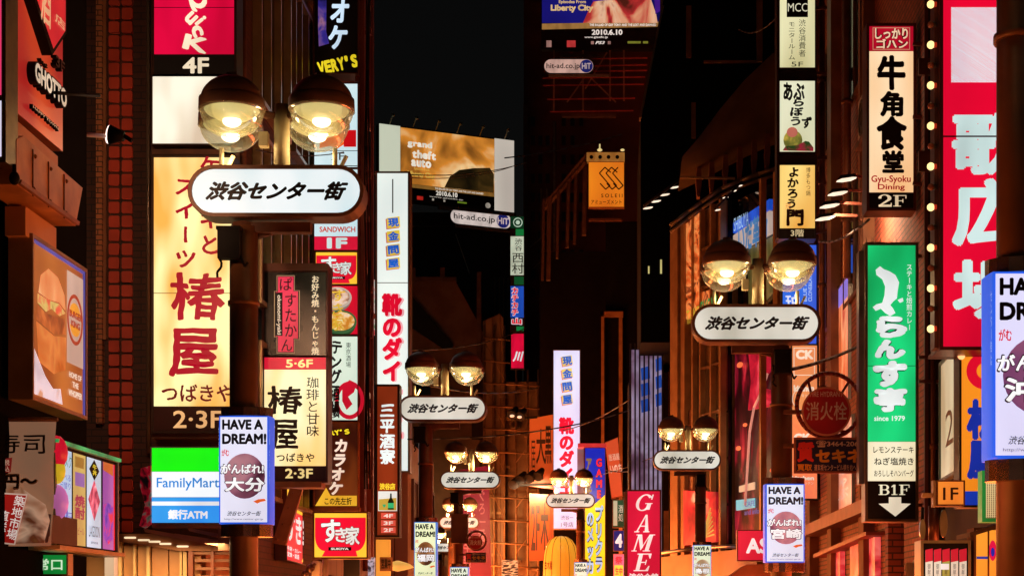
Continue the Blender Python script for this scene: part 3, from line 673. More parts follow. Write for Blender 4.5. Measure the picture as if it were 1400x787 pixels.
# projecting lightbox cut by the frame
f = front(10.5)
s = Sign("projecting_lightbox", "brass edged lightbox, pink and pale violet, beside the orange diamond wall sign", f, -70, -80, 5, 218, .2, .02, BRASS, "projecting signs")
s.face(E((235, 60, 110), .9), -66, -76, 2, 130); s.face(E((225, 220, 255), 1.0), -66, 138, 2, 214, name="lower_panel")
s.part("rod", G().tube(f.pt(12, 219, -.1), f.pt(12, 233, -.1), .012).ball(f.pt(12, 238, -.1), .032, sz=1.3), BLACK)
# orange wall sign with the red diamond
f = LX(-3.78); a0, b0 = f.ab(14, -150); a1, _ = f.ab(85, 300); _, b1 = f.ab(85, 207)
s = Sign("wall_sign", "orange wall sign with a red diamond and raised black edged letters", f, a0, b0, a1, b1, .1, 0, D((.4, .12, .04), .5))
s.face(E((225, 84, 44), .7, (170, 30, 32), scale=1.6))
q = lambda x, y: f.ab(x, y)
dm = [q(28, -10), q(56, 76), q(76, 46), q(76, -60)]
s.part("diamond_body", G().poly(f, dm, .005, .075), BLACK)
s.part("diamond_face", G().poly(f, [q(32, -6), q(57, 67), q(74, 42), q(74, -50)], .079), E((225, 45, 45), .85, (190, 25, 40)))
g = G(); A0, B0 = q(38, 2); A1, B1 = q(52, 42); text(g, f, "酒", A0, B0 - .25, A1, B1, .085, brush=.05, bold=.02); A0, B0 = q(58, 16); A1, B1 = q(72, 44); text(g, f, "店", A0, B0, A1, B1, .085, brush=.03, bold=.01)
s.part("diamond_lettering", g, E((255, 190, 140), .8))
def chan(s, st, x0, y0, x1, y1, face, ext=.05, **k):
    A0, B0 = q(x0, y0); A1, B1 = q(x1, y1); g1 = G(); text(g1, f, st, A0, B0, A1, B1, .01 + ext, ext=ext, **k); k2 = dict(k); k2['bold'] = k.get('bold', 0) - .035 if k.get('bold', 0) > .04 else .0
    s.part("raised_letters", g1, BLACK)
    if face: g2 = G(); e = (A1 - A0) * .015; text(g2, f, st, A0 + e, B0 + e, A1 - e, B1 - e, .013 + ext, **k2); s.part("letter_faces", g2, face)
chan(s, "GHOTTO", 34, 80, 79, 152, E((240, 215, 185), .85), bold=.08)
chan(s, "HAPPY TOWN", 38, 142, 74, 180, E((250, 190, 150), .8), .02, bold=.03); chan(s, "3F", 67, 74, 79, 102, D((.1, .03, .02), .5), .035, bold=.05); chan(s, "ちょっと", 48, 79, 58, 94, D((.1, .03, .02), .5), .025, bold=.03)
s.part("stay_wire", G().tube(f.q(22, 127, .25), f.q(86, 131, .25), .012), BLACK)
# timber canopy under it, the flat beam and the post
f = LX(-3.70); q = lambda x, y: f.ab(x, y)
WOOD = D((.62, .24, .07), .5, 0, (.45, .15, .045), 2.5)
t = T("timber_canopy", "orange lit timber canopy of two stepped beams under the diamond wall sign", "canopy", f.q(50, 300))
t.part("upper_beam", G().poly(f, [q(20, 166), q(75, 214), q(75, 238), q(20, 190)], -.15, .02), WOOD)
t.part("lower_beam", G().poly(f, [q(10, 186), q(93, 257), q(83, 309), q(0, 252), q(0, 190)], -.14, .1), D((.7, .32, .1), .45, 0, (.4, .15, .045), 3.5, .3))
t.part("edge_strip", G().poly(f, [q(20, 192), q(75, 240), q(75, 243), q(20, 196)], .02, .06), D((.1, .04, .02), .5))
for x, y0, y1 in ((22, 204, 268), (44, 221, 283), (66, 238, 298)): t.part("beam_joint", G().poly(f, [q(x, y0), q(x + .9, y0 + .7), q(x + .9, y1 + .7), q(x, y1)], .1, .106), D((.16, .05, .015), .7))
for x, y in ((26, 214), (48, 231), (70, 248), (24, 258), (47, 275), (69, 291)): t.part("bolt", G().ball(f.q(x, y, .1), .014, 8), D((.3, .12, .05), .4, .6))
t.part("lower_trim", G().poly(f, [q(2, 246), q(84, 303), q(83, 308), q(0, 251)], .1, .125), D((.42, .15, .045), .5, 0, (.3, .1, .03), 6))
t.part("post", G().poly(f, [q(39, 282), q(81, 312), q(81, 346), q(39, 322)], -.15, -.02), D((.7, .36, .16), .5, 0, (.6, .27, .1), 2))
# burger picture lightbox
f = LX(-3.72); q = lambda x, y: f.ab(x, y); a0, b0 = q(42, 325); a1, _ = q(114, 400); _, b1 = q(42, 541)
s = Sign("picture_lightbox", "wall lightbox with a brown burger picture and a round bun logo", f, a0, b0, a1, b1, .14, .025, D((.5, .3, .16), .4, .3), cat="lightbox")
lx = lambda u: a0 + (a1 - a0) * u; ly = lambda v: b0 + (b1 - b0) * v
s.face(E((205, 118, 46), .75, (150, 74, 26), scale=1.6), name="picture")
s.part("blue_edge", G().box(f, lx(0), ly(0), lx(1), ly(.02), .004, .012).box(f, lx(.975), ly(.02), lx(1), ly(1), .004, .012), E((105, 100, 200), .6))
bun = [(lx(.12), ly(.32)), (lx(.16), ly(.2)), (lx(.3), ly(.13)), (lx(.48), ly(.15)), (lx(.6), ly(.24)), (lx(.62), ly(.34)), (lx(.5), ly(.31)), (lx(.3), ly(.33))]
s.part("bun", G().poly(f, bun, .006), BLOTCH([(.3, (205, 120, 55)), (.55, (235, 170, 110)), (.7, (250, 215, 170))], 3, .62, .5, 5))
s.part("salad", G().poly(f, [(lx(.1), ly(.33)), (lx(.3), ly(.335)), (lx(.5), ly(.32)), (lx(.62), ly(.36)), (lx(.5), ly(.4)), (lx(.35), ly(.38)), (lx(.25), ly(.42)), (lx(.1), ly(.39))], .007), BLOTCH([(.3, (120, 110, 30)), (.5, (200, 190, 110)), (.65, (215, 90, 60))], 8, .8, .5, 6))
s.part("patty", G().poly(f, [(lx(.1), ly(.4)), (lx(.25), ly(.43)), (lx(.6), ly(.4)), (lx(.63), ly(.5)), (lx(.4), ly(.54)), (lx(.08), ly(.5))], .0065), BLOTCH([(.3, (110, 55, 20)), (.5, (165, 88, 34)), (.7, (210, 130, 60))], 5, .65, .8, 7))
s.part("lower_bun", G().poly(f, [(lx(.08), ly(.51)), (lx(.4), ly(.55)), (lx(.63), ly(.52)), (lx(.62), ly(.74)), (lx(.4), ly(.8)), (lx(.12), ly(.76))], .0062), BLOTCH([(.35, (190, 105, 35)), (.55, (225, 150, 75)), (.7, (150, 75, 20))], 2.6, .6, .6, 8))
s.part("wrapper", G().poly(f, [(lx(.04), ly(.98)), (lx(.04), ly(.69)), (lx(.13), ly(.76)), (lx(.24), ly(.84)), (lx(.38), ly(.9)), (lx(.52), ly(.88)), (lx(.56), ly(.98))], .008), BLOTCH([(.3, (190, 190, 205)), (.55, (225, 225, 240)), (.7, (200, 160, 130))], 4, .75, .9, 9))
s.part("pale_panel", G().poly(f, [(lx(.645), ly(.06)), (lx(.97), ly(.06)), (lx(.97), ly(.68)), (lx(.645), ly(.68))], .0085), E((225, 190, 170), .8))
cx, cy = lx(.8), ly(.37)
s.part("logo_ring", G().ring(f, ell(cx, cy, .175, .175), ell(cx, cy, .15, .15), .009, .012), E((200, 70, 30), .8))
s.part("logo_bun", G().poly(f, ell(cx, cy - .03, .125, .085, 20, math.pi, 2 * math.pi), .0105).poly(f, ell(cx, cy + .045, .115, .07, 20, 0, math.pi), .0105), E((255, 170, 50), .95))
s.text(E((200, 70, 30), .8), ("BURGER", cx - .14, cy - .055, cx + .14, cy - .005), ("KING", cx - .1, cy + .012, cx + .1, cy + .06), bold=.05, w=.0125)
s.text(E((255, 235, 215), .95), ("HOME OF", lx(.68), ly(.735), lx(.93), ly(.775)), ("THE", lx(.745), ly(.795), lx(.87), ly(.835)), ("WHOPPER", lx(.67), ly(.855), lx(.94), ly(.9)), bold=.03, w=.01, name="slogan")
# sushi banner
f = front(11.4)
t = T("cloth_banner", "tan cloth banner with sushi lettering and a red tilted tag, cut off by the frame", "banner", f.pt(20, 748))
g = G(); nx, ny = 16, 14
def cw(i, j): return .035 * math.sin(i * .9) * (j / ny) + .015 * math.sin(j * .7 + i * .3)
xs = [-110 + 186 * i / nx for i in range(nx + 1)]
v = [f.pt(xs[i] - (j / ny) * (3 if i == nx else 0), 574 + 172 * j / ny, cw(i, j)) for j in range(ny + 1) for i in range(nx + 1)]
g.add(v, [[j * (nx + 1) + i, j * (nx + 1) + i + 1, (j + 1) * (nx + 1) + i + 1, (j + 1) * (nx + 1) + i] for j in range(ny) for i in range(nx)], True)
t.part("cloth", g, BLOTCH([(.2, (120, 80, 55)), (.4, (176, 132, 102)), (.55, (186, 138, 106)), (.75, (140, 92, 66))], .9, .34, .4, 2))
t.part("hem_rod", G().tube(f.pt(-110, 573, 0), f.pt(79, 573, 0), .015), RUST)
pic = G().poly(f, [(-110, 662), (-60, 650), (-20, 668), (18, 655), (40, 672), (66, 690), (72, 712), (64, 742), (-110, 746)], .055)
t.part("food_picture", pic, BLOTCH([(.3, (60, 30, 18)), (.45, (150, 98, 66)), (.56, (205, 170, 140)), (.68, (96, 48, 26)), (.8, (150, 130, 70))], 3.2, .5, 1.2, 4))
g = G(); text(g, f, "寿司", -2, 594, 66, 621, .062, brush=.03, bold=.01); text(g, f, "円～", 10, 650, 54, 668, .062, brush=.03, bold=.02); text(g, f, "0", -8, 644, 2, 667, .062, bold=.02)
go = G(); text(go, f, "円～", 8, 648, 56, 670, .059, brush=.03, bold=.06)
t.part("letter_outline", go, D((.7, .55, .45), .6)); t.part("lettering", g, D((.03, .015, .012), .6))
t.part("price_stamp", G().poly(f, [(9, 628), (21, 626), (19, 646), (7, 647)], .06), E((130, 30, 25), .6))
t.part("stamp_lettering", text(G(), f, "税込", 10.5, 629, 17.5, 645, .064, vertical=True), E((220, 180, 150), .6))
tg = [(10, 674), (43, 676), (26, 745), (-14, 741)]
tag_ = t.part("red_tag", G().poly(f, tg, .07, .074), E((165, 28, 22), .75))
t.part("tag_edge", G().ring(f, tg, [(11.5, 676), (41, 678), (24.5, 743), (-12, 739)], .074, .077), E((215, 180, 160), .75), tag_)
g = G(); text(g, f, "築地市場", 20, 678, 34, 738, .079, vertical=True, bold=.01, rot=.22); text(g, f, "直送!", 3, 698, 15, 740, .079, vertical=True, bold=.01, rot=.22)
t.part("tag_lettering", g, E((245, 230, 220), .8), tag_)
ta = D((.5, .33, .17), .6)
one("beige_pillar", "beige pillar stub under the sushi banner beside the green exit sign", "pillar", G().box(front(12.2), 31, 752, 53, 900, -.2, 0, .01).box(front(12.2), 29, 750, 55, 754, -.22, .02), ta)
f = front(12.1)
s = Sign("exit_sign", "green exit sign with white lettering low beneath the menu lightboxes", f, 36, 758, 92, 784, .1, .01, STEEL); s.face(E((20, 150, 60), .8, (15, 120, 45)))
s.text(E((225, 255, 215), .95), ("常口", 50, 763, 86, 779), bold=.02)
# menu lightbox on the wall, four panels
f = LX(-3.66); q = lambda x, y: f.ab(x, y); a0, b0 = q(73, 606); a1, _ = q(157, 640); _, b1 = q(73, 745)
s = Sign("menu_lightbox", "wall lightbox of four bright menu panels under a green tube", f, a0, b0, a1, b1, .16, .03, D((.25, .3, .2), .4, .4), cat="lightbox")
lx = lambda u: a0 + (a1 - a0) * u; ly = lambda v: b0 + (b1 - b0) * v
s.part("green_tube", G().box(f, lx(-.02), ly(-.045), lx(1.02), ly(-.01), -.05, .04), E((60, 200, 110), .8, (20, 110, 60)))
s.face(BLACK)
cols = [(.02, .26), (.28, .48), (.5, .74), (.77, .98)]
pc = [E((190, 225, 255), .95), E((215, 195, 105), .8, (185, 160, 90)), E((200, 225, 245), .95), E((190, 110, 190), .75, (140, 70, 170), scale=3)]
for (u0, u1), m_ in zip(cols, pc): s.shape("menu_panel", m_, [(lx(u0), ly(.03)), (lx(u1), ly(.03)), (lx(u1), ly(.97)), (lx(u0), ly(.97))])
s.text(E((30, 150, 60), .7), ("ラスク", lx(.1), ly(.07), lx(.25), ly(.2)), brush=.03)
s.text(E((40, 60, 200), .8), ("100", lx(.04), ly(.5), lx(.19), ly(.78), {'bold': .05}), ("円", lx(.2), ly(.65), lx(.255), ly(.74)), ("選べる\n日替り", lx(.08), ly(.27), lx(.24), ly(.42)))
s.text(E((190, 50, 90), .7), ("焼酎", lx(.3), ly(.45), lx(.46), ly(.7), {'vertical': True, 'bold': .04}), ("生ビール", lx(.31), ly(.78), lx(.45), ly(.86)))
s.shape("price_card", E((170, 130, 40), .7), [(lx(.31), ly(.06)), (lx(.45), ly(.06)), (lx(.45), ly(.17)), (lx(.31), ly(.17))], .008); s.shape("drink_card", E((150, 110, 190), .8), [(lx(.31), ly(.22)), (lx(.46), ly(.22)), (lx(.46), ly(.36)), (lx(.31), ly(.36))], .008)
dm = lambda cx, cy, rx, ry: [(lx(cx), ly(cy - ry)), (lx(cx + rx), ly(cy)), (lx(cx), ly(cy + ry)), (lx(cx - rx), ly(cy))]
s.shape("black_diamond", BLACK, dm(.62, .15, .085, .11), .008); s.text(E((230, 210, 40), .9), ("牛丼", lx(.585), ly(.09), lx(.655), ly(.21), {'vertical': True, 'bold': .03}), w=.011)
s.shape("red_diamond", BLOTCH([(.35, (140, 30, 70)), (.55, (220, 110, 140)), (.7, (240, 220, 230))], 9, .8, .8, 2), dm(.62, .47, .1, .22), .008)
s.text(D((.05, .06, .1), .5), ("LAGOON", lx(.53), ly(.74), lx(.71), ly(.86), {'mono': True}), ("since", lx(.56), ly(.9), lx(.68), ly(.93)), bold=.0)
s.shape("red_strip", E((225, 25, 40), .8), [(lx(.955), ly(.03)), (lx(.98), ly(.03)), (lx(.98), ly(.97)), (lx(.955), ly(.97))], .009)
s.shape("blue_figure", BLOTCH([(.35, (60, 40, 170)), (.5, (120, 60, 190)), (.65, (210, 40, 70))], 6, .75, 1., 3), [(lx(.78), ly(.5)), (lx(.86), ly(.46)), (lx(.95), ly(.5)), (lx(.94), ly(.85)), (lx(.86), ly(.92)), (lx(.79), ly(.84))], .008)
s.shape("orange_corner", E((220, 110, 30), .8), [(lx(.77), ly(.03)), (lx(.95), ly(.03)), (lx(.95), ly(.16)), (lx(.77), ly(.12))], .008)
s.part("lower_cover", G().poly(f, [(lx(-.14), ly(.71)), (lx(.27), ly(.71)), (lx(.27), ly(.985)), (lx(-.14), ly(.985))], .01, .04), D((.12, .07, .09), .6))
s.part("base_rail", G().box(f, lx(-.06), ly(1.0), lx(1.02), ly(1.04), -.1, .07), D((.42, .34, .2), .35, .6))
t = T("hanging_lanterns", "red, yellow and pink paper lanterns strung at the near edge of the menu lightbox", "lanterns", P(76, 690, 11.6))
for y, r_, c in ((618, .075, (225, 20, 50)), (643, .06, (225, 190, 40)), (686, .08, (215, 120, 190))):
    t.part("lantern", G().ball(P(77, y, 11.6), r_, sz=1.5), E(c, .75, tuple(v * .75 for v in c)))
t.part("cord", G().tube(P(77, 596, 11.6), P(77, 700, 11.6), .006), BLACK)
one("lit_counter_post", "pale lit post under the menu lightbox's end", "post", G().box(front(13.4), 143, 757, 156, 870, -.1, 0, .01), E((255, 215, 170), .7, (220, 150, 100)))
# floodlight on its arm
t = T("floodlight", "small floodlight on a thin arm across the dark alley", "floodlight", P(120, 190, 13.3))
t.part("arm", G().tube(P(84, 182, 12.9), P(147, 186, 13.6), .018), D((.35, .14, .06), .4, .5)); t.part("bracket", G().ball(P(85, 182, 12.9), .045), RUST)
c = P(152, 184, 13.6); t.part("housing", G().tube(c + Vector((-.01, 0, .0)), c + Vector((.1, 0, -.015)), .075, .035).bar(c + Vector((.1, 0, -.01)), c + Vector((.16, 0, -.05)), .03), BLACK)
l = bpy.data.lights.new("floodlight_beam", 'SPOT'); l.energy = 260; l.spot_size = R(75); l.spot_blend = .8; l.color = (1, .5, .26); l.shadow_soft_size = .07
o = bpy.data.objects.new("floodlight_beam", l); COL.objects.link(o); o.parent = t.r; o.location = c + Vector((-.14, .03, 0)) - t.off; o.rotation_euler = Vector((-1.15, 4.9, .3)).to_track_quat('-Z', 'Y').to_euler()
t.part("lens", G().tube(c + Vector((-.022, 0, .002)), c + Vector((-.012, 0, 0)), .07), E((255, 225, 215), 2.5))

# ================================================================ sign stack on the tiled building
GRP = "projecting signs"
FRM = D((.06, .03, .022), .4, .3)
f = front(18.0)
s = Sign("projecting_sign", "crimson projecting sign with white tumbling letters over a black 4F band", f, 209, -70, 322, 103, .3, .015, FRM, GRP)
s.face(E((222, 8, 62), 1, (190, 5, 48)), 211, -68, 320, 74.5); s.face(D((.01, .01, .012), .5), 211, 76, 320, 101.5, name="floor_band")
for c, x0, y0, x1, y1, r_ in (("Q", 253, -14, 284, 13, .9), ("u", 255, 17, 268, 34, .8), ("i", 272, 20, 277, 38, .9), ("c", 262, 36, 278, 51, 1.2), ("K", 251, 50, 285, 71, .25)):
    s.text(IV, (c, x0, y0, x1, y1), rot=r_, bold=.045)
s.text(IV, ("4F", 250, 79, 286, 101), bold=.03)
s.part("seam", G().box(f, 211, 10.5, 320, 11.3, .005, .007), D((.1, .004, .02), .5))
s = Sign("projecting_sign", "blank cream lightbox between the 4F band and the tall yellow sign", f, 209, 105, 322, 197, .3, .015, FRM, GRP)
s.face(E((255, 250, 228), 1, (205, 188, 165), scale=3))
s = Sign("projecting_sign", "tall glowing yellow sign with red brush lettering behind a street lamp", f, 209, 214, 318, 590, .3, .015, FRM, GRP)
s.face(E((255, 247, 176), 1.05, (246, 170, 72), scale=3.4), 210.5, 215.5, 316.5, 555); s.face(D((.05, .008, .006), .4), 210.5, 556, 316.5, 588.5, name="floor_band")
RB = E((190, 8, 42), .72)
s.text(RB, ("スイーツ", 240, 245, 268, 366), vertical=True, brush=.045, bold=.03, pitch=1.25); s.text(RB, ("ケーキと", 274, 214, 300, 348), vertical=True, brush=.045, bold=.03, pitch=1.2)
s.text(RB, ("椿", 233, 372, 308, 438), brush=.055, bold=.022); s.text(RB, ("屋", 231, 448, 299, 515), brush=.055, bold=.03)
s.text(E((130, 14, 24), .6), ("つばきや", 221, 525, 319, 549), brush=.05, bold=.02); s.text(E((255, 195, 130), .95), ("2·3F", 237, 561, 304, 585), bold=.015)
s.part("seam", G().box(f, 210.5, 400.3, 316.5, 401.2, .005, .007), D((.35, .22, .06), .5))
s.part("wall_arm", G().box(f, 206, 202, 300, 209, -.2, -.05).box(f, 206, 592, 320, 598, -.2, -.05), RUST)
s = Sign("projecting_sign", "green, white and blue convenience store sign with bank machine lettering", front(17.6), 208, 612, 322, 714, .25, .012, D((.3, .35, .4), .4, .3), GRP); f = s.f
s.face(E((30, 250, 20), .98, (25, 240, 25)), 208, 612, 322, 644); s.face(E((250, 253, 255), 1.0, (240, 246, 252)), 208, 644.4, 322, 679, name="name_panel")
s.face(E((60, 165, 245), .95, (50, 145, 240)), 208, 679.4, 322, 714, name="bank_panel"); s.shape("white_line", LW_, [(208, 685), (322, 685), (322, 690.5), (208, 690.5)])
s.text(E((55, 150, 235), .85), ("FamilyMart", 214.5, 652.5, 300, 670), bold=.012); s.text(LW_, ("銀行ATM", 230, 696, 284, 709.5), bold=.05)
s.part("coloured_base", G().box(f, 208, 715, 322, 721, -.2, .01), D((.5, .2, .16), .3, .4, (.3, .32, .24), 7))
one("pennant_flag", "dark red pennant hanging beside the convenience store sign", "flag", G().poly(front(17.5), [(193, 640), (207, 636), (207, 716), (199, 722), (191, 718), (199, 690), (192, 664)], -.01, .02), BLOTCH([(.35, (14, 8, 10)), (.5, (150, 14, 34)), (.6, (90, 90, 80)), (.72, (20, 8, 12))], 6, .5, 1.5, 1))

# double sign: black grill sign over cream sign
f = front(19.4); FR2 = D((.09, .025, .016), .35, .2)
s = Sign("projecting_sign", "black sign with a red stepped name plate and upright pale hiragana", f, 361, 372, 446, 486, .3, .02, FR2, GRP)
s.face(D((.012, .011, .012), .25), 361.5, 372.5, 445.5, 486); s.part("cap", G().box(f, 358, 361, 449, 371, -.32, .05), D((.16, .05, .025), .35, .2))
st = [(378.5, 376.5), (403, 376.5), (403, 397), (410, 397), (410, 464), (403, 464), (403, 483), (378.5, 483), (378.5, 461), (375, 461), (375, 398), (378.5, 398)]
ctr = (392.5, 430); ins = lambda k: [(ctr[0] + (x - ctr[0]) * (1 - k * .055), ctr[1] + (y - ctr[1]) * (1 - k * .016)) for x, y in st]
s.shape("plate_edge", E((205, 165, 120), .7), st, .008); s.shape("plate_rim", D((.02, .01, .01), .5), ins(1), .01); s.shape("red_plate", E((232, 42, 82), .9, (200, 25, 62)), ins(2.4), .012)
s.shape("black_strip", D((.01, .01, .01), .5), [(376.5, 400), (386.5, 400), (386.5, 459), (376.5, 459)], .013)
s.text(D((.012, .01, .012), .5), ("ぱ", 383, 380, 400, 397), ("すたか", 390, 402, 406, 460, {'vertical': True}), ("ん", 385, 464, 400, 480), w=.016, bold=.005)
g = text(G(), f, "okonomi-yaki", 381.5 - 27, 427, 381.5 + 27, 434, .016, rot=R(90), bold=.02); s.part("roman_lettering", g, E((240, 220, 190), .9))
s.text(E((255, 232, 190), .95), ("お好み焼・もんじゃ焼", 426, 377, 436.5, 485), vertical=True, bold=.022)
s = Sign("projecting_sign", "cream coffee sign with black brush lettering under a red 5·6F band", f, 361, 488, 446, 657, .3, .02, FR2, GRP)
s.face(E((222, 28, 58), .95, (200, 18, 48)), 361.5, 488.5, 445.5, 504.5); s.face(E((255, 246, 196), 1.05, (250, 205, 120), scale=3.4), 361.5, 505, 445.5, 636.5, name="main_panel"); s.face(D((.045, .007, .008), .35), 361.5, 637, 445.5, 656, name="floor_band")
s.text(E((255, 228, 150), 1.0), ("5·6F", 391, 491, 428, 502.5), ("2·3F", 390, 640, 428, 653.5), bold=.03)
BK = D((.03, .012, .01), .5)
s.text(BK, ("椿", 366, 527, 414, 566), ("屋", 372, 573, 408, 615), brush=.05, bold=.022); s.text(BK, ("珈琲と甘味", 419, 515, 437, 596), vertical=True, brush=.045, bold=.005); s.text(BK, ("つばきや", 378, 619, 430, 631), brush=.05, bold=.02)
s.part("base_board", G().box(f, 364, 658, 440, 666, -.25, .03), D((.3, .11, .04), .4))
g = G().poly(f, [(397, 667), (414, 669), (391, 745), (373, 742)], -.04, .04)
for x, y in ((401, 674), (410, 676), (395, 694), (404, 697), (388, 716), (397, 719), (380, 737), (389, 739)): g.ball(f.pt(x, y, .042), .012, 8)
one("diagonal_brace", "riveted rusty flat brace slanting down beneath the cream coffee sign", "brace", g, D((.36, .12, .045), .45, .1, (.22, .07, .025), 4))

# ================================================================ sign column of the karaoke building
f = front(22.4); FR3 = D((.14, .045, .025), .4, .3)
PH = BLOTCH([(.35, (20, 16, 60)), (.5, (60, 50, 160)), (.62, (170, 120, 160)), (.72, (30, 20, 40))], 3, .6, 1., 6)
s = Sign("projecting_sign", "black karaoke sign with pale katakana and a yellow comic name, its top beyond the frame", f, 430, -90, 489, 100, .3, .015, FR3, GRP)
s.face(D((.012, .011, .013), .4)); s.part("night_picture", G().poly(f, [(435, -60), (447, -60), (446, 44), (450, 60), (436, 64), (435, 40)], .006), PH)
s.text(E((205, 230, 250)), ("カラオケ", 449, -72, 482, 68), vertical=True, bold=.045, shear=.1)
def comic(s, st, x0, y0, x1, y1, lean=.10):
    gy, gb = G(), G(); n = len(st); w = (x1 - x0) / n
    for i, ch in enumerate(st):
        dy = -(x1 - x0) * lean * (i / n) * 2.2; ww = w * (.5 if ch == "'" else 1); h = .55 if ch == "'" else 1
        text(gb, s.f, ch, x0 + i * w - 1, y0 + dy + (x1 - x0) * .2 - 1, x0 + i * w + ww + 1, y0 + dy + (y1 - y0) * .8 * h + 1 + (x1 - x0) * .12, .008, bold=.06, rot=-.22)
        text(gy, s.f, ch, x0 + i * w, y0 + dy + (x1 - x0) * .2, x0 + i * w + ww, y0 + dy + (y1 - y0) * .8 * h + (x1 - x0) * .12, .012, bold=.06, rot=-.22)
    s.part("name_outline", gb, BLACK); s.part("name_lettering", gy, E((250, 225, 40), 1.0))
comic(s, "VERY'S", 435, 74, 489, 102)
s = Sign("projecting_sign", "small white floor sign with an orange and red top and the number 2F", f, 430, 115, 489, 229, .3, .012, FR3, GRP)
s.face(E((215, 238, 242), 1, (195, 222, 228))); s.shape("orange_panel", BLOTCH([(.4, (240, 90, 30)), (.6, (235, 120, 50)), (.75, (220, 60, 30))], 5, .9), [(437, 180), (470, 180), (470, 198), (462, 203), (450, 200), (437, 203)]); s.shape("red_panel", E((225, 15, 25), .9), [(470, 178), (487, 178), (487, 201), (470, 201)])
s.part("divider", G().box(f, 430, 226.5, 489, 227.5, .005, .012).box(f, 430, 206, 489, 206.8, .005, .009), D((.1, .12, .12), .5)); s.text(D((.02, .03, .03), .5), ("2F", 453, 209, 471, 219))
s = Sign("projecting_sign", "white and crimson sandwich shop floor sign marked 1F", f, 430, 232, 489, 342, .3, .012, FR3, GRP)
s.face(E((205, 232, 238), 1, (190, 220, 228)), 430, 232, 489, 323); s.face(E((222, 22, 60), .95, (205, 15, 50)), 430, 323.5, 489, 342, name="floor_band")
s.text(E((225, 70, 30), .8), ("SANDWICH", 437, 310, 486, 317.5), bold=.03); s.text(E((215, 240, 240)), ("1F", 447, 325, 475, 340), bold=.06)
SKR = E((242, 18, 52), .97, (222, 12, 44)); SKY = E((255, 205, 60), 1.0, (255, 190, 50))
def bowl_logo(s, x0, y0, x1, y1, band=True, tx=None):
    W_, H_ = x1 - x0, y1 - y0; X = lambda u: x0 + u * W_; Y = lambda v: y0 + v * H_
    s.face(SKY, x0, y0, x1, y1, name="yellow_panel")
    pts = [(X(.01), Y(.1)), (X(.99), Y(.1))] + [(X(.99 - .19 * (1 - math.cos(R(a)))), Y(.52 + .34 * math.sin(R(a)))) for a in range(0, 91, 15)] + [(X(.83), Y(.985)), (X(.14), Y(.985))] + [(X(.01 + .19 * (1 - math.cos(R(a)))), Y(.52 + .34 * math.sin(R(a)))) for a in range(90, -1, -15)]
    s.shape("red_bowl", SKR, pts, .007)
    for st, a, b, c, d, k in (("す", .13, .14, .5, .66, 0), ("き", .4, .33, .62, .66, 1), ("家", .6, .3, .87, .72, 2)):
        s.text(D((.25, .01, .02), .5), (st, X(a - .01), Y(b - .01), X(c + .01), Y(d + .01)), brush=.035, bold=.055, w=.009, name="letter_outline")
        s.text(E((235, 245, 240)), (st, X(a), Y(b), X(c), Y(d)), brush=.035, bold=.03, w=.012)
    s.shape("black_label", BLACK, [(X(.27), Y(.77)), (X(.71), Y(.77)), (X(.71), Y(.85)), (X(.27), Y(.85))], .009); s.text(E((240, 240, 230)), ("SUKIYA", X(.32), Y(.785), X(.66), Y(.835)), bold=.05, w=.012)
s = Sign("projecting_sign", "small beef bowl sign with white brush lettering above the sign showing two bowls", f, 430, 344, 489, 389, .3, .012, FR3, GRP); bowl_logo(s, 432, 345, 488, 388)
s = Sign("projecting_sign", "red sign picturing two rice bowls with yellow brush lettering", f, 430, 391, 489, 457, .3, .012, FR3, GRP)
s.face(E((225, 10, 45), .95, (205, 8, 40)))
for cx, cy, r_, rim, fill in ((461, 407, 20, (225, 205, 190), [(.35, (120, 70, 50)), (.5, (200, 165, 140)), (.65, (235, 215, 195))]), (466, 440, 22, (70, 120, 70), [(.35, (200, 130, 40)), (.5, (235, 190, 110)), (.65, (240, 230, 210))])):
    s.shape("bowl_rim", E(rim, .8), ell(cx, cy, r_, r_ * .74), .007); s.shape("bowl_side", E(tuple(v * .7 for v in rim), .8), ell(cx, cy + 3, r_ * .93, r_ * .78, 20, 0, math.pi), .0065); s.shape("rice", BLOTCH(fill, 14, .85, .5, cx), ell(cx, cy - 1, r_ * .86, r_ * .58), .009)
s.text(E((245, 205, 60), .9), ("すき家", 452, 396, 472, 452), vertical=True, brush=.05, bold=.012, w=.012, wob=.3)
s = Sign("projecting_sign", "white tavern sign with black brush katakana over a round red mark", f, 430, 460, 489, 574, .3, .012, FR3, GRP)
s.face(E((222, 238, 218), 1, (205, 225, 205))); cm = (478, 547)
s.part("red_mark", G().ring(f, ell(*cm, 20, 26), ell(*cm, 15, 20), .005, .008), E((225, 20, 50), .9)); s.shape("red_fan", E((225, 20, 50), .9), [(468, 528), (478, 519), (488, 524), (484, 536), (476, 542), (482, 552), (474, 560), (468, 548)], .0078)
s.text(D((.015, .015, .02), .5), ("テング", 451, 466, 468, 524, {'wob': .3}), ("酒場", 452, 526, 465, 570), vertical=True, brush=.05, bold=.04, w=.012); s.text(D((.05, .05, .05), .5), ("東京酒場", 473, 468, 480, 502), ("B1", 452, 562, 464, 571, {'vertical': False, 'brush': 0}), vertical=True, brush=.04, w=.012)
s = Sign("projecting_sign", "brown karaoke sign with pale slanted katakana and a yellow turn-here strip", f, 430, 578, 489, 692, .3, .015, D((.45, .17, .06), .4, .2), GRP)
s.face(E((70, 22, 10), .55, (150, 66, 24), scale=4)); comic(s, "VERY'S", 437, 581, 478, 594, .04)
s.text(E((250, 225, 205), 1.0), ("カラオケ", 450, 600, 475, 676), vertical=True, bold=.05, shear=.12)
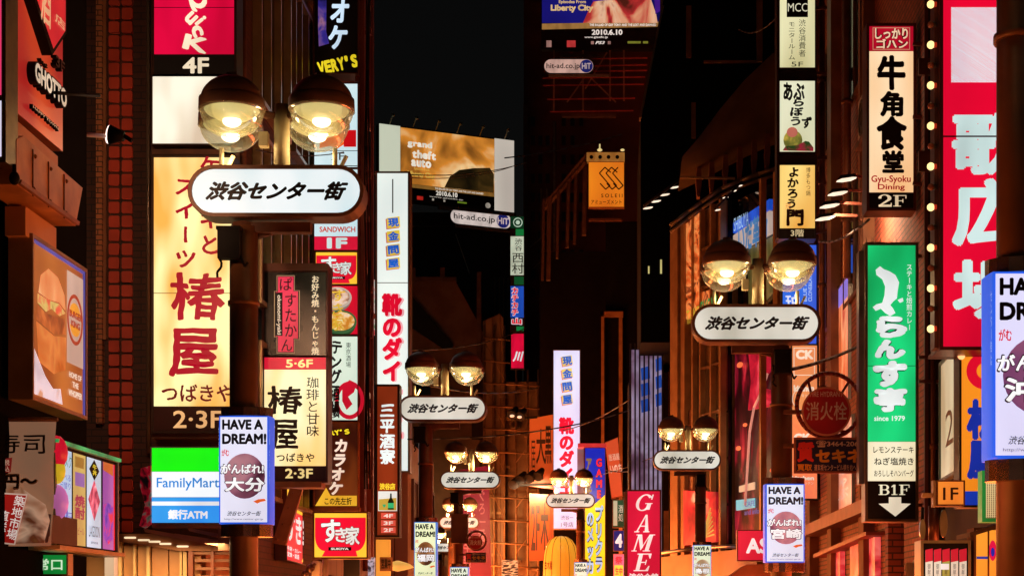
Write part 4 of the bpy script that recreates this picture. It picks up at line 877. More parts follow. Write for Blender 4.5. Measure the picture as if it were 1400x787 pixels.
s.shape("yellow_strip", E((250, 190, 50), .95), [(431, 691), (446, 666), (452, 677), (488, 677), (488, 691)], .007); s.text(D((.03, .02, .01), .5), ("この先左折", 444, 679.5, 481, 689.5), bold=.02, w=.01)
s.part("base_frame", G().box(f, 424, 693, 492, 698, -.3, .04), D((.3, .11, .05), .4, .2))
one("column_mast", "tall dark red steel mast carrying the column of karaoke and beef bowl signs", "mast", G().box(front(22.5), 490, -160, 498, 700, -.2, 0, .01).box(front(22.5), 504, -100, 507, 760, -.3, -.2).box(front(22.5), 486, 100, 491, 112, -.1, .02).box(front(22.5), 486, 575, 491, 580, -.1, .02), D((.2, .05, .03), .4, .3, (.12, .03, .02), 3))
# square beef bowl sign and its slim twin
f = front(21.0)
s = Sign("projecting_sign", "square red and yellow beef bowl sign with large white brush lettering", f, 429, 700, 502, 762, .25, .012, FR3, GRP); bowl_logo(s, 430, 701, 501, 761)
p0, p1 = P(388, 720, 20.2), P(424, 720, 23.2); f = plane(p0.x, p0.y, p1.x, p1.y)
a0, b0 = f.ab(390, 664); a1, _ = f.ab(423, 700); _, b1 = f.ab(390, 764)
s = Sign("wall_sign", "narrow slim beef bowl sign partly behind the rusty brace", f, a0, b0, a1, b1, .12, .012, FR3)
lx = lambda u: a0 + (a1 - a0) * u; ly = lambda v: b0 + (b1 - b0) * v
s.face(SKY, a0, b0, a1, ly(.28)); s.face(SKR, a0, ly(.285), a1, b1, name="red_panel"); s.text(E((235, 240, 235)), ("すき家", lx(.05), ly(.3), lx(.95), ly(.75)), brush=.04, bold=.03); s.text(E((235, 240, 235)), ("牛丼・カレー\n定食・並盛", lx(.05), ly(.8), lx(.6), ly(.95)), bold=.02)
s.shape("yellow_corner", SKY, [(lx(.62), ly(.97)), (lx(.95), ly(.68)), (lx(.95), ly(.97))], .007)
t = T("white_equipment", "white cabinet and pipe under the square beef bowl sign", "cabinet", P(435, 800, 21.2)); f = front(21.2)
t.part("cabinet", G().box(f, 426, 766, 437, 900, -.2, 0, .02), D((.75, .68, .58), .4)); t.part("pipe", G().tube(f.pt(443, 764, -.1), f.pt(443, 900, -.1), .035), D((.7, .6, .5), .4)); t.part("tap", G().ball(f.pt(425, 776, .02), .05).ball(f.pt(418, 783, .02), .04).bar(f.pt(420, 778, .02), f.pt(432, 770, .04), .03), D((.12, .06, .05), .3, .5))
t = T("menu_stand", "orange lit signboard with a framed board below the brown pub sign", "signboard", P(525, 820, 24)); f = front(24)
t.part("panel", G().box(f, 514, 737, 533, 880, -.1, 0), E((250, 165, 60), .85, (235, 140, 45))); t.part("framed_board", G().box(f, 520, 761, 537, 780, .02, .06), D((.45, .25, .12), .5)); t.part("lettering", text(G(), f, "営業中", 522, 763, 535, 777, .065, bold=.03), D((.03, .02, .015), .5))
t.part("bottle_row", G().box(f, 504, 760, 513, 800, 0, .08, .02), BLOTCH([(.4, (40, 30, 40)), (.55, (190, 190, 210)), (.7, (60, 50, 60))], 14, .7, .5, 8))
one("paper_lantern", "pale shallow lantern dish behind the orange signboard", "lantern", G().lathe(P(544, 775, 26), [(.005, -.06), (.14, -.03), (.24, .0), (.18, .05), (.02, .1)], 20), E((255, 190, 90), .9))

# ================================================================ white tower sign, pub sign
f = front(33.4); FW = D((.35, .24, .15), .4, .4)
def shoe(s, X, Y, blue=True):
    gp, gb, gr = G(), G(), G()
    for i, ch in enumerate("現金問屋"):
        y = .2 + i * .062 if blue == 1 else .045 + i * .085
        h = .048 if blue == 1 else .07
        k = .09; t_ = -.14
        c0, c1 = X(.3), X(.72)
        pp = [(c0, Y(y) + 1.2), (c1, Y(y - .004)), (c1 + (c1 - c0) * .06, Y(y + h) - 1), (c0 + (c1 - c0) * .06, Y(y + h + .004))]
        gp.poly(s.f, pp, .0075); gr.poly(s.f, [(p[0] - (c1 - c0) * .08, p[1] + (c1 - c0) * .07) for p in pp], .006)
        text(gb, s.f, ch, c0 + (c1 - c0) * .1, Y(y + .004), c1 - (c1 - c0) * .04, Y(y + h - .004), .01, bold=.045, rot=-.1)
    s.part("shadow_line", gr, E((235, 120, 120), .8)); s.part("yellow_plate", gp, E((250, 215, 70), .95)); s.part("blue_lettering", gb, E((30, 110, 235), .85))
s = Sign("tower_sign", "tall white tower sign with blue and red lettering below the wide billboard", f, 515, 236, 559, 644, .4, .02, FW, "white shoe shop signs", cat="sign")
s.face(E((238, 248, 240), 1.02, (215, 226, 222), scale=1.2), 516, 237, 557.5, 643)
shoe(s, lambda u: 516 + 42 * u, lambda v: 237 + 300 * v, 1)
s.text(E((255, 190, 195), .95), ("靴のダイ", 523, 401, 553, 522), ("エ", 523, 531, 553, 560), ("ニ", 523, 568, 553, 600), vertical=True, bold=.075, w=.007, name="letter_halo"); s.text(E((238, 14, 50), .95), ("靴のダイ", 522, 401, 550, 521), ("エ", 522, 531, 550, 559), ("ニ", 522, 568, 550, 600), vertical=True, bold=.06, w=.011)
s.part("slot", G().box(f, 536.2, 245, 537.8, 291, .005, .009), D((.2, .25, .24), .5)); s.part("seam", G().box(f, 516, 386, 557.5, 387, .005, .007), D((.4, .42, .4), .5))
f = front(25)
s = Sign("projecting_sign", "brown pub sign with white brush lettering, a green bottle and three floor plates", f, 516, 528, 543.5, 731, .25, .03, D((.02, .014, .012), .4), GRP)
s.face(E((160, 58, 24), .75, (105, 34, 12), scale=3))
s.text(E((235, 248, 245)), ("三平酒寮", 519.5, 552, 540.5, 634), vertical=True, brush=.045, bold=.035); s.text(E((250, 215, 50)), ("渋谷店", 519, 660, 540.5, 669), bold=.05)
s.shape("picture", E((235, 238, 230), .95), [(517, 671), (543, 671), (543, 698), (517, 698)], .006); s.shape("tablecloth", E((215, 180, 70), .8), [(518, 682), (542, 680), (542, 697), (518, 697)], .0075)
s.shape("bottle", D((.02, .09, .04), .3), [(533.5, 674), (535.5, 674), (535.8, 680), (538.5, 685), (538.5, 696), (530.5, 696), (530.5, 685), (533.2, 680)], .009); s.shape("bottle_label", E((60, 210, 130), .8), [(530.5, 687), (538.5, 687), (538.5, 694), (530.5, 694)], .0105); s.shape("cup", E((60, 190, 120), .8), [(523, 689), (528, 689), (526.5, 693), (524.5, 693)], .0095)
for y, n_ in ((700.5, "4F"), (710.5, "3F"), (720, "2F")):
    s.shape("floor_plate", E((235, 90, 70), .9), [(521, y), (541, y), (541, y + 8), (521, y + 8)], .007); s.text(E((255, 235, 220)), (n_, 524.5, y + 1.5, 537.5, y + 6.5), bold=.03)
s.part("side_light", G().box(f, 509, 545, 512, 720, -.15, -.05), D((.03, .02, .02), .4))
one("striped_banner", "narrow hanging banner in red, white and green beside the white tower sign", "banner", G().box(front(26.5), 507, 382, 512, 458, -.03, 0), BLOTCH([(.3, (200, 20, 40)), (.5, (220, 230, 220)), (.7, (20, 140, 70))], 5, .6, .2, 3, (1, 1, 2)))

# ================================================================ billboards far ahead
c0 = P(516, 200, 97); c1 = P(703.5, 200, 100.6); f = plane(c0.x, c0.y, c1.x, c1.y)
a0, b0 = f.ab(518, 168.5); a1, _ = f.ab(703, 200); _, b1 = f.ab(703, 291); _, bp = f.ab(552, 268)
t = T("billboard", "wide lit billboard with an amber poster between two blank pale panels", "billboard", f.pt((a0 + a1) / 2, b1))
X = lambda x: f.ab(x, 220)[0]; H = b1 - b0; Y = lambda v: b0 + H * v
t.part("frame", G().box(f, a0, b0, a1, b1, -.5, 0), DARK)
t.part("pale_panel", G().box(f, X(518.5), Y(.005), X(547), Y(.995), .003, .03), E((214, 220, 196), .8, (180, 182, 165), scale=.35)); t.part("pale_panel", G().box(f, X(676), Y(.005), X(702.5), Y(.995), .003, .03), E((216, 206, 192), .8, (180, 168, 158), scale=.35))
px0, px1 = X(547.5), X(675.5); U = lambda u: px0 + (px1 - px0) * u
t.part("poster", G().box(f, px0, Y(.02), px1, Y(.76), .003, .034), BLOTCH([(.26, (52, 30, 10)), (.38, (150, 92, 30)), (.5, (215, 136, 48)), (.6, (245, 205, 145)), (.72, (120, 76, 28))], .42, .9, .5, 12))
t.part("dark_shape", G().poly(f, [(U(.46), Y(.76)), (U(.52), Y(.6)), (U(.62), Y(.5)), (U(.78), Y(.45)), (U(.95), Y(.42)), (U(.995), Y(.5)), (U(.995), Y(.76))], .04), BLOTCH([(.35, (26, 20, 8)), (.55, (58, 42, 16)), (.7, (104, 74, 30))], .6, .6, .5, 3))
t.part("gold_band", G().box(f, px0, Y(.765), px1, Y(.81), .003, .036), E((150, 105, 45), .7)); t.part("black_band", G().box(f, px0, Y(.812), px1, Y(.975), .003, .036), D((.012, .008, .008), .5))
g = G()
for st, u0, v0, u1, v1 in (("grand", .07, .17, .33, .28), ("theft", .12, .295, .37, .41), ("auto", .11, .42, .32, .525)): text(g, f, st, U(u0), Y(v0), U(u1), Y(v1), .05, bold=.06, mono=True)
t.part("title_lettering", g, E((245, 238, 220), .9))
t.part("subtitle_lettering", text(text(G(), f, "Liberty City", U(.07), Y(.585), U(.36), Y(.68), .05, bold=.05), f, "Episodes From", U(.14), Y(.535), U(.3), Y(.575), .05, bold=.03), E((225, 180, 80), .85))
t.part("band_lettering", text(text(text(G(), f, "2010.6.10", U(.37), Y(.815), U(.6), Y(.88), .05, bold=.04), f, "www.gtaeflc.jp", U(.3), Y(.895), U(.66), Y(.915), .05), f, "THE BALLAD OF GAY TONY AND THE LOST AND DAMNED", U(.36), Y(.775), U(.88), Y(.8), .05, bold=.03), E((240, 230, 215), .8))
t.part("red_badge", G().box(f, U(.17), Y(.915), U(.235), Y(.965), .037, .045), E((200, 40, 30), .7)); t.part("badge", G().box(f, U(.33), Y(.925), U(.35), Y(.955), .037, .045).box(f, U(.45), Y(.93), U(.47), Y(.955), .037, .045).poly(f, ell(U(.93), Y(.94), .16, .16, 14), .04), E((190, 180, 165), .6)); t.part("green_badge", G().box(f, U(.6), Y(.93), U(.7), Y(.95), .037, .045), E((120, 150, 40), .6))
g = G()
for x in (533, 565, 596, 625, 656, 690): a = X(x); g.bar(f.pt(a, b0 - .02, 0), f.pt(a, b0 - .42, .5), .05); g.ball(f.pt(a, b0 - .4, .55), .1, 8)
t.part("floodlight_arm", g, D((.3, .28, .18), .4, .4)); t.part("foot_beam", G().box(f, X(600), b1 + .05, X(702), b1 + .22, -.2, .1), D((.16, .12, .1), .5))
def hitad(label, f, a0, b0, a1, b1, col):
    t = T("pill_sign", label, "sign", f.pt((a0 + a1) / 2, b1, -.1), "pill shaped web address signs")
    t.part("body", G().poly(f, pill(a0, b0, a1, b1), -.25, 0), DARK); k = (b1 - b0) * .05
    t.part("face_panel", G().poly(f, pill(a0 + k, b0 + k, a1 - k, b1 - k), .003, .02), E(col, .85)); w, h = a1 - a0, b1 - b0
    t.part("lettering", text(G(), f, "hit-ad.co.jp", a0 + w * .06, b0 + h * .3, a0 + w * .72, b0 + h * .76, .03, bold=.012), D((.03, .02, .02), .5))
    t.part("round_logo", G().poly(f, ell(a0 + w * .85, b0 + h * .5, h * .43), .026), E((32, 36, 110), .8)); t.part("logo_lettering", text(G(), f, "HiT", a0 + w * .76, b0 + h * .3, a0 + w * .94, b0 + h * .7, .04, bold=.03), E((215, 190, 190), .8))
    t.part("foot_rail", G().box(f, a0 + w * .1, b1 + h * .02, a1 + (w * .3 if col[2] < 180 else 0), b1 + h * .16, -.2, .02), D((.4, .28, .24), .5))
qa = f.ab(615, 283.5); qb = f.ab(700, 314.5)
hitad("pill shaped web address sign under the wide lit billboard", f, qa[0], qa[1], qb[0], qb[1], (222, 205, 198))
f = front(96)
t = T("billboard", "upper billboard with a blue and skin toned poster, cut by the top of the frame", "billboard", f.pt(822, 68))
t.part("frame", G().box(f, 740, -170, 908, 67, -.5, 0), DARK)
t.part("poster", G().box(f, 741, -165, 907, 32, .003, .03), E((26, 22, 120), .8, (16, 12, 80), scale=.5))
t.part("warm_shape", G().poly(f, [(797, 32), (806, 12), (815, -4), (815, -120), (880, -120), (890, 0), (897, 20), (899, 32)], .04), BLOTCH([(.3, (80, 30, 20)), (.42, (190, 50, 50)), (.5, (230, 160, 120)), (.6, (240, 195, 160)), (.7, (120, 64, 30))], .55, .8, 1.2, 6, (1, 1, .5)))
t.part("violet_shape", G().poly(f, [(810, 3), (838, 0), (838, -60), (806, -60)], .045).poly(f, [(890, -60), (905, -60), (905, 14), (896, 20)], .042), E((80, 30, 150), .8))
t.part("gold_band", G().poly(f, [(741, 33), (907, 30), (907, 37), (741, 41)], .035), E((180, 130, 70), .7)); t.part("black_band", G().box(f, 741, 41, 907, 66, .003, .03), D((.03, .006, .005), .5))
g = G(); text(g, f, "Liberty City", 753, 7, 811, 18, .05, bold=.05); text(g, f, "Episodes From", 764, 1, 801, 6.5, .05, bold=.03); t.part("subtitle_lettering", g, E((240, 200, 140), .85))
t.part("title_base", G().box(f, 764, -8, 800, -1, .03, .05), E((240, 240, 240), .9))
g = G(); text(g, f, "2010.6.10", 809, 41, 851, 48.5, .05, bold=.04); text(g, f, "www.gtaeflc.jp", 799, 50, 831, 53.5, .05, bold=.02); text(g, f, "THE BALLAD OF GAY TONY AND THE LOST AND DAMNED", 806, 33, 897, 36.5, .05, bold=.04); text(g, f, "PS3", 814, 57, 827, 61, .05, bold=.03, shear=.3); t.part("band_lettering", g, E((250, 235, 225), .9))
t.part("badge", G().box(f, 747, 56, 754, 65, .03, .05).box(f, 808, 57, 812, 61, .03, .05).box(f, 831, 57, 835, 61, .03, .05), E((190, 140, 130), .6)); t.part("red_badge", G().box(f, 775, 56, 787, 65, .03, .05), E((210, 60, 60), .7)); t.part("green_badge", G().box(f, 858, 57, 876, 60, .03, .05).box(f, 879, 57, 886, 60, .03, .05), E((140, 140, 50), .6))
# steel grid below it with the second pill sign
t = T("steel_grid", "dark steel billboard grid with red tinted horizontal rails below the upper billboard", "steel frame", f.pt(822, 170)); g = G()
for x in (757, 797, 834, 853): g.bar(f.pt(x, 67, -.3), f.pt(x, 150 if x < 834 else 136, -.3), .09)
g.bar(f.pt(830, 70, -.2), f.pt(800, 120, -.2), .07); g.bar(f.pt(806, 103, -.25), f.pt(842, 138, -.25), .07); g.bar(f.pt(800, 103, -.25), f.pt(775, 138, -.25), .07); t.part("post", g, D((.6, .25, .14), .5))
g = G()
for y, xa, xb in ((80, 800, 885), (89.5, 800, 885), (97, 800, 885), (106, 742, 882), (116, 742, 880), (135, 748, 868), (152, 752, 866)): g.bar(f.pt(xa, y + 1, 0), f.pt(xb, y - .5, 0), .055)
t.part("rail", g, D((.8, .1, .08), .5)); t.part("catwalk", G().box(f, 765, 72.5, 830, 76, -.4, -.2).box(f, 768, 154, 842, 158, -.5, -.2), D((.2, .09, .05), .6))
f2 = front(95.6); hitad("pill shaped web address sign on the steel grid below the upper billboard", f2, 743, 80.5, 812, 101, (216, 172, 158))
# square orange sign on its trussed bracket
f = front(68)
s = Sign("square_sign", "square orange sign with three interlaced line hooks on a trussed bracket", f, 805, 222, 853, 283, .3, .02, D((.3, .13, .05), .5))
s.face(E((245, 140, 30), .85, (190, 80, 20), scale=.6)); s.part("perforated_header", G().box(f, 802, 209, 854, 221, -.3, .08), E((190, 130, 60), .55, (160, 100, 40)))
g = G()
for x in (808.5, 820.5, 832, 844): g.poly(f, ell(x, 215.5, 2.6, 2.8, 14), .085)
s.part("header_holes", g, BLACK); g = G()
for k in range(3):
    o = k * 9; pts = [(827 + o, 229), (819.5 + o, 237), (834 + o, 254), (828 + o, 259), (820.5 + o, 251)]
    if k < 2: pts = [(835 + o, 236)] + pts
    pts = [(min(x, 852.5), y) for x, y in pts]
    for p0, p1 in zip(pts, pts[1:]): g.bar(f.pt(*p0, .02), f.pt(*p1, .02), .04)
s.part("line_emblem", g, D((.1, .045, .02), .5)); s.text(D((.06, .025, .012), .5), ("S O L E I I", 822, 265, 851, 270), ("アミューズメント", 808, 273, 850, 279), bold=.01)
g = G(); r0, r1 = (802, 212), (742, 264)
for (y0, y1) in ((0, 0), (9, 6)): g.bar(f.pt(r0[0], r0[1] + y0, 0), f.pt(r1[0], r1[1] + y1, -2), .1)
for i in range(9): u = i / 8; x = r0[0] + (r1[0] - r0[0]) * u; y = r0[1] + (r1[1] - r0[1]) * u; g.bar(f.pt(x, y, -2 * u), f.pt(x, y + 9 - 3 * u, -2 * u), .06); g.bar(f.pt(x, y, -2 * u), f.pt(x - 6, y + 12, -2 * u), .04) if i < 8 else None
for x, y0, y1, w_ in ((800, 224, 318, .16), (787, 235, 330, .12), (777, 244, 335, .12), (763, 258, 350, .1), (751, 266, 380, .16), (743, 268, 380, .1)): g.bar(f.pt(x, y0, -.5), f.pt(x - 2, y1, -.5), w_)
s.part("truss_bracket", g, D((.09, .04, .018), .6, 0, (.05, .02, .009)))
s.part("spot_lamp", G().ball(f.pt(820, 207, .2), .1, 10, .6).tube(f.pt(820, 205, .2), f.pt(820, 199, .2), .03).ball(f.pt(851, 207, .2), .08, 8, .6), E((230, 210, 140), .9))
# stacked narrow sign far ahead
f = front(86)
s = Sign("stacked_sign", "narrow distant stacked sign, white name panel over blue and red panels", f, 698, 296, 716.5, 504, .25, .02, DARK, GRP)
s.face(E((14, 60, 34), .7), 698, 296, 716, 312, name="green_panel"); s.part("round_logo", G().ring(f, ell(708, 304, 6.5), ell(708, 304, 5.2), .006, .012).poly(f, ell(708, 304, 3.2, 3.2, 6), .01), E((200, 225, 200), .8)); s.face(E((20, 130, 60), .7), 705, 313, 716, 322, name="green_block")
s.face(E((205, 215, 190), .85), 698, 323, 716, 376, name="white_panel"); s.text(D((.03, .05, .03), .5), ("渋谷", 704, 326, 714, 343), ("西村", 700, 346, 716, 374), vertical=True, bold=.005)
s.face(E((20, 100, 50), .6), 703, 378, 716, 389, name="green_strip"); s.face(E((30, 80, 190), .85), 698, 391, 716, 434, name="blue_panel"); s.text(E((235, 225, 235), .9), ("カチカチ", 699, 392, 709, 432), ("山", 699, 434, 714, 444), vertical=True, bold=.09, w=.02); s.text(E((230, 25, 40), .95), ("カチカチ", 700, 393, 708.5, 431), ("山", 700, 435, 713, 443), vertical=True, bold=.05, w=.03)
s.face(E((225, 12, 60), .85), 699, 456, 716, 503, name="red_panel"); s.text(E((225, 230, 235), .9), ("川", 701, 480, 716, 494), shear=.3, bold=.05); s.part("green_bit", G().box(f, 706, 446, 716, 452, .003, .01), E((20, 140, 70), .7))
# ================================================================ signs at the bend of the street
f = front(62)
s = Sign("tower_sign", "smaller distant white sign with blue and red lettering beside the orange pub board", f, 757, 479, 792.5, 722, .5, .02, FW, "white shoe shop signs")
s.face(E((220, 226, 255), 1.0, (190, 190, 235), scale=.7))
gp, gb, gr = G(), G(), G()
for i, ch in enumerate("現金問屋"):
    y = 486 + i * 17.6; pp = [(767.5, y + 1.5), (781.5, y - .8), (783.5, y + 12), (769.5, y + 14.5)]
    gp.poly(f, pp, .012); gr.poly(f, [(a - 1.2, b + 1.2) for a, b in pp], .008); text(gb, f, ch, 769, y + 1, 782, y + 13, .02, bold=.04, rot=-.12)
s.part("shadow_line", gr, E((235, 150, 150), .8)); s.part("yellow_plate", gp, E((250, 225, 120), .95)); s.part("blue_lettering", gb, E((30, 110, 235), .85))
s.text(E((235, 20, 55), .95), ("靴のダイ", 764, 570, 785, 660), ("エー", 765, 664, 784, 690), vertical=True, bold=.06, w=.02); s.text(D((.08, .05, .06), .5), ("渋谷一", 767, 704, 784, 710), ("1号店", 767, 713, 784, 720), w=.02)
# orange pub board in two halves with spotlights
f = front(68); OR = E((205, 84, 28), .62, (135, 46, 16), scale=.7)
t = T("pub_board", "tall orange pub board in two stacked panels with big black cut-out lettering", "sign", f.pt(741, 766, -.2))
t.part("upper_panel", G().poly(f, [(724, 572), (757, 566), (757, 668), (724, 664)], -.3, 0), OR); t.part("lower_panel", G().poly(f, [(724, 674), (757, 676), (757, 764), (724, 766)], -.3, 0), OR)
g = G(); text(g, f, "大", 733, 586, 746, 634, .02, bold=.02); text(g, f, "黒", 745, 582, 754, 634, .02, bold=.02); text(g, f, "居", 726, 602, 732, 640, .02); text(g, f, "2F", 726, 690, 738, 752, .02, bold=.02); text(g, f, "木", 739, 686, 750, 752, .02, bold=.03); text(g, f, "川", 751, 690, 757, 745, .02, bold=.02)
t.part("lettering", g, D((.03, .012, .008), .5)); g = G()
for x, y in ((706, 656), (715, 650), (727, 648), (739, 645), (704, 562), (715, 564)): g.tube(f.pt(x - 3, y + 9, .9), f.pt(x + 3, y - 2, .5), .2, .1, 10); g.bar(f.pt(x + 3, y - 2, .5), f.pt(x + 3, y + 10, .2), .06)
g.bar(f.pt(700, 664, .3), f.pt(757, 662, .3), .08); g.bar(f.pt(700, 574, .3), f.pt(735, 571, .3), .08); t.part("spotlight", g, BLACK)
g = G(); 
for x, y in ((702, 572), (712, 573.5)): g.add(*(lambda q: (q.v, q.f))(G().ball(f.pt(x, y, .95), .09, 8, .6)))
t.part("spotlight_lens", g, E((255, 210, 170), 1.2))
for x, e in ((716, 120), (738, 160)):
    l = bpy.data.lights.new("board_spot", 'SPOT'); l.energy = 700; l.color = (1, .6, .28); l.spot_size = R(110); l.spot_blend = .7; l.shadow_soft_size = .15
    o = bpy.data.objects.new("board_spot", l); COL.objects.link(o); o.parent = t.r; p = f.pt(x, 668, 1.4); o.location = p - t.off; o.rotation_euler = (R(60), 0, 0)
# purikura board
f = front(58.6)
s = Sign("arcade_board", "tall blue and yellow arcade board with GAME in red and pale blue katakana", f, 800, 612, 827, 800, .5, .03, D((.12, .02, .03), .4), GRP)
s.face(E((20, 40, 190), .85, (14, 24, 120), scale=.8), 800, 612, 827, 690); s.face(E((250, 225, 40), .95, (245, 205, 30)), 800, 690, 827, 800, name="yellow_panel"); s.part("red_cap", G().box(f, 790, 606, 829, 611, -.6, .1), E((225, 60, 60), .7))
s.shape("yellow_slant", E((250, 225, 40), .95), [(800, 700), (827, 676), (827, 700)], .01)
for col_, w_, bo, k in ((D((.1, .0, .02), .5), .016, .09, 0), (E((250, 40, 60), .95), .03, .045, .3)): s.text(col_, ("GAME", 814.5 + k, 626 + k, 823.5 - k, 681 - k), vertical=True, bold=bo, w=w_)
for col_, w_, bo in ((D((.02, .05, .25), .5), .016, .10), (E((170, 205, 250), .95), .03, .04)): s.text(col_, ("プリクラ", 813.5, 690, 825, 782), ("のメッカ", 802, 700, 812, 784), vertical=True, bold=bo, w=w_)
s.text(E((150, 130, 90), .6), ("アーチ", 801, 626, 809, 680), vertical=True, bold=.06, w=.02)
s.part("side_panel", G().poly(plane(*P(790, 0, 61)[:2], *P(799, 0, 58.7)[:2]), [plane(*P(790, 0, 61)[:2], *P(799, 0, 58.7)[:2]).ab(x, y) for x, y in ((790, 612), (799, 612), (799, 800), (790, 800))], -.02, .02), D((.03, .012, .02), .4))
# yellow ribbed lantern
t = T("giant_lantern", "yellow ribbed paper lantern below the orange pub board", "lantern", P(766, 800, 60)); f = front(60); c = P(767, 790, 60)
prof = [(.62 * r_, z) for r_, z in ((.01, 1.45), (.35, 1.42), (.62, 1.3), (.82, 1.1), (.93, .8), (.97, .4), (.98, 0), (.97, -.4), (.9, -.8), (.6, -1.1))]
t.part("paper", G().lathe(c, prof, 32), E((250, 176, 50), .9, (225, 130, 30), scale=.9)); g = G()
for i in range(12):
    a = 2 * math.pi * i / 12; g.path([c + Vector((r_ * 1.012 * math.cos(a), r_ * 1.012 * math.sin(a), z)) for r_, z in prof], .012, 4)
t.part("ribs", g, D((.25, .1, .03), .6)); t.part("lettering", text(G(), front(59.36), "白木屋", 744.5, 766, 755, 778, -.02, bold=.03), D((.3, .08, .02), .6))
# orange and green shop signs right of the arcade board
f = front(64); sg = lambda lab, x0, y0, x1, y1, c, c2=None, s_=.7: (lambda q: (q.face(E(c, s_, c2)), q)[1])(Sign("projecting_sign", lab, f, x0, y0, x1, y1, .3, .02, RUST, GRP))
t = T("slanted_sign", "slanted orange sign with pale lettering beside the arcade board", "sign", f.pt(840, 680)); t.part("body", G().poly(f, [(827, 604), (845, 597), (852, 678), (836, 681)], -.3, 0), D((.3, .1, .04), .5)); t.part("face_panel", G().poly(f, [(827.5, 605), (844.5, 598), (851, 677), (836.5, 680)], .003, .03), E((225, 92, 50), .8, (170, 60, 30), scale=.7)); t.part("lettering", text(text(G(), f, "いのち", 834, 634, 850, 646, .04, bold=.03, rot=-.1), f, "居酒屋", 832, 620, 847, 629, .04, rot=-.15), E((245, 200, 170), .85))
q = sg("small green sign with a pale panel right of the arcade board", 838, 683, 853, 720, (40, 90, 60), (26, 60, 40), .6); q.shape("pale_panel", E((190, 200, 170), .7), [(838.5, 684), (844, 684), (844, 718), (838.5, 718)], .01); q.text(E((220, 225, 200), .8), ("酒処", 845.5, 690, 852, 712), vertical=True)
q = sg("small dark blue sign with one white character beneath the green sign", 839, 725, 853, 752, (24, 34, 120), None, .7); q.text(E((235, 235, 245), .9), ("4", 841, 729, 851, 748), bold=.05)
q = sg("small pink and yellow poster sign at the foot of the red GAME sign", 839, 757, 853, 800, (235, 110, 130), (150, 80, 190), .8); q.shape("yellow_panel", E((245, 205, 70), .9), [(840, 772), (852, 772), (852, 800), (840, 800)], .01); q.text(E((200, 40, 60), .8), ("祭", 841, 760, 851, 770), ("生中", 841, 775, 851, 785), bold=.03, w=.02)
# small hydrant sign far on the street
def hydrant(label, d, cx, cy, r, bx, lines=True, arm=None):
    f = front(d); t = T("hydrant_sign", label, "hydrant sign", f.pt(cx, bx[3]), "hydrant signs on lamp poles"); n = r / 33.
    t.part("disc", G().poly(f, ell(cx, cy, r, r, 40), -.03, 0), D((.5, .008, .03), .4, 0, (.38, .006, .022), 4)); t.part("disc_rim", G().ring(f, ell(cx, cy, r * 1.02, r * 1.02, 40), ell(cx, cy, r * .945, r * .945, 40), -.035, .012), D((.7, .3, .2), .4))
    t.part("lettering", text(text(G(), f, "FIRE HYDRANT", cx - 22 * n, cy - 27 * n, cx + 22 * n, cy - 20 * n, .006), f, "消火栓", cx - 28 * n, cy - 13 * n, cx + 28 * n, cy + 12 * n, .006, bold=.01), D((.95, .85, .85), .5))
    o = (cx + 4 * n, cy - 9 * n)
    hoop = [f.pt(o[0] + 44 * n * math.cos(R(a)), o[1] + 44 * n * math.sin(R(a)), -.06) for a in range(0, 361, 10)]
    g = G().path(hoop, .028 * n * d / 21.9 if d < 30 else .03, 8)
    for a in (55, 130, 230, 310): g.bar(f.pt(cx + r * .98 * math.cos(R(a)), cy + r * .98 * math.sin(R(a)), -.03), f.pt(o[0] + 44 * n * math.cos(R(a)), o[1] + 44 * n * math.sin(R(a)), -.06), .03)
    t.part("hoop", g, D((.2, .02, .02), .4))
    t.part("board", G().box(f, *bx, -.03, 0), D((.015, .018, .12), .45)); e = 1.5 * n
    t.part("board_rim", G().ring(f, [(bx[0] - e, bx[1] - e), (bx[2] + e, bx[1] - e), (bx[2] + e, bx[3] + e), (bx[0] - e, bx[3] + e)], [(bx[0] + e, bx[1] + e), (bx[2] - e, bx[1] + e), (bx[2] - e, bx[3] - e), (bx[0] + e, bx[3] - e)], -.035, .008), D((.36, .12, .08), .45))
    w, h = bx[2] - bx[0], bx[3] - bx[1]; X = lambda u: bx[0] + w * u; Y = lambda v: bx[1] + h * v
    t.part("red_character", text(G(), f, "質", X(.03), Y(.1), X(.28), Y(.7), .006, bold=.05), D((.85, .05, .06), .5)); t.part("yellow_lettering", text(text(G(), f, "セキネ", X(.3), Y(.32), X(.98), Y(.72), .006, bold=.055), f, "買取", X(.03), Y(.76), X(.25), Y(.96), .006, bold=.04), D((.95, .5, .06), .5))
    t.part("white_lettering", text(text(G(), f, "☎3464-2061", X(.31), Y(.06), X(.97), Y(.26), .006, bold=.02), f, "道玄坂センタービル横を右へ入る", X(.28), Y(.77), X(.985), Y(.95), .006, bold=.01), D((.9, .75, .68), .5))
    g = G()
    if arm: g.bar(f.pt(arm, bx[1] + h * .2, -.08), f.pt(bx[0] + w * .3, bx[1] + h * .2, -.05), .05); t.part("pole_arm", g, RUST); t.part("pole_arm", G().bar(f.pt(arm, cy, -.08), f.pt(cx - r * .6, cy, -.05), .05), RUST)
hydrant("large round red hydrant sign in a hoop above a navy pawnshop board", 21.6, 1130, 562, 33, (1087, 599, 1180, 645), arm=1072)
hydrant("small distant round hydrant sign above a dark board beside the brown pole box", 46.2, 650, 741, 9.6, (637, 755, 664, 768), arm=628)
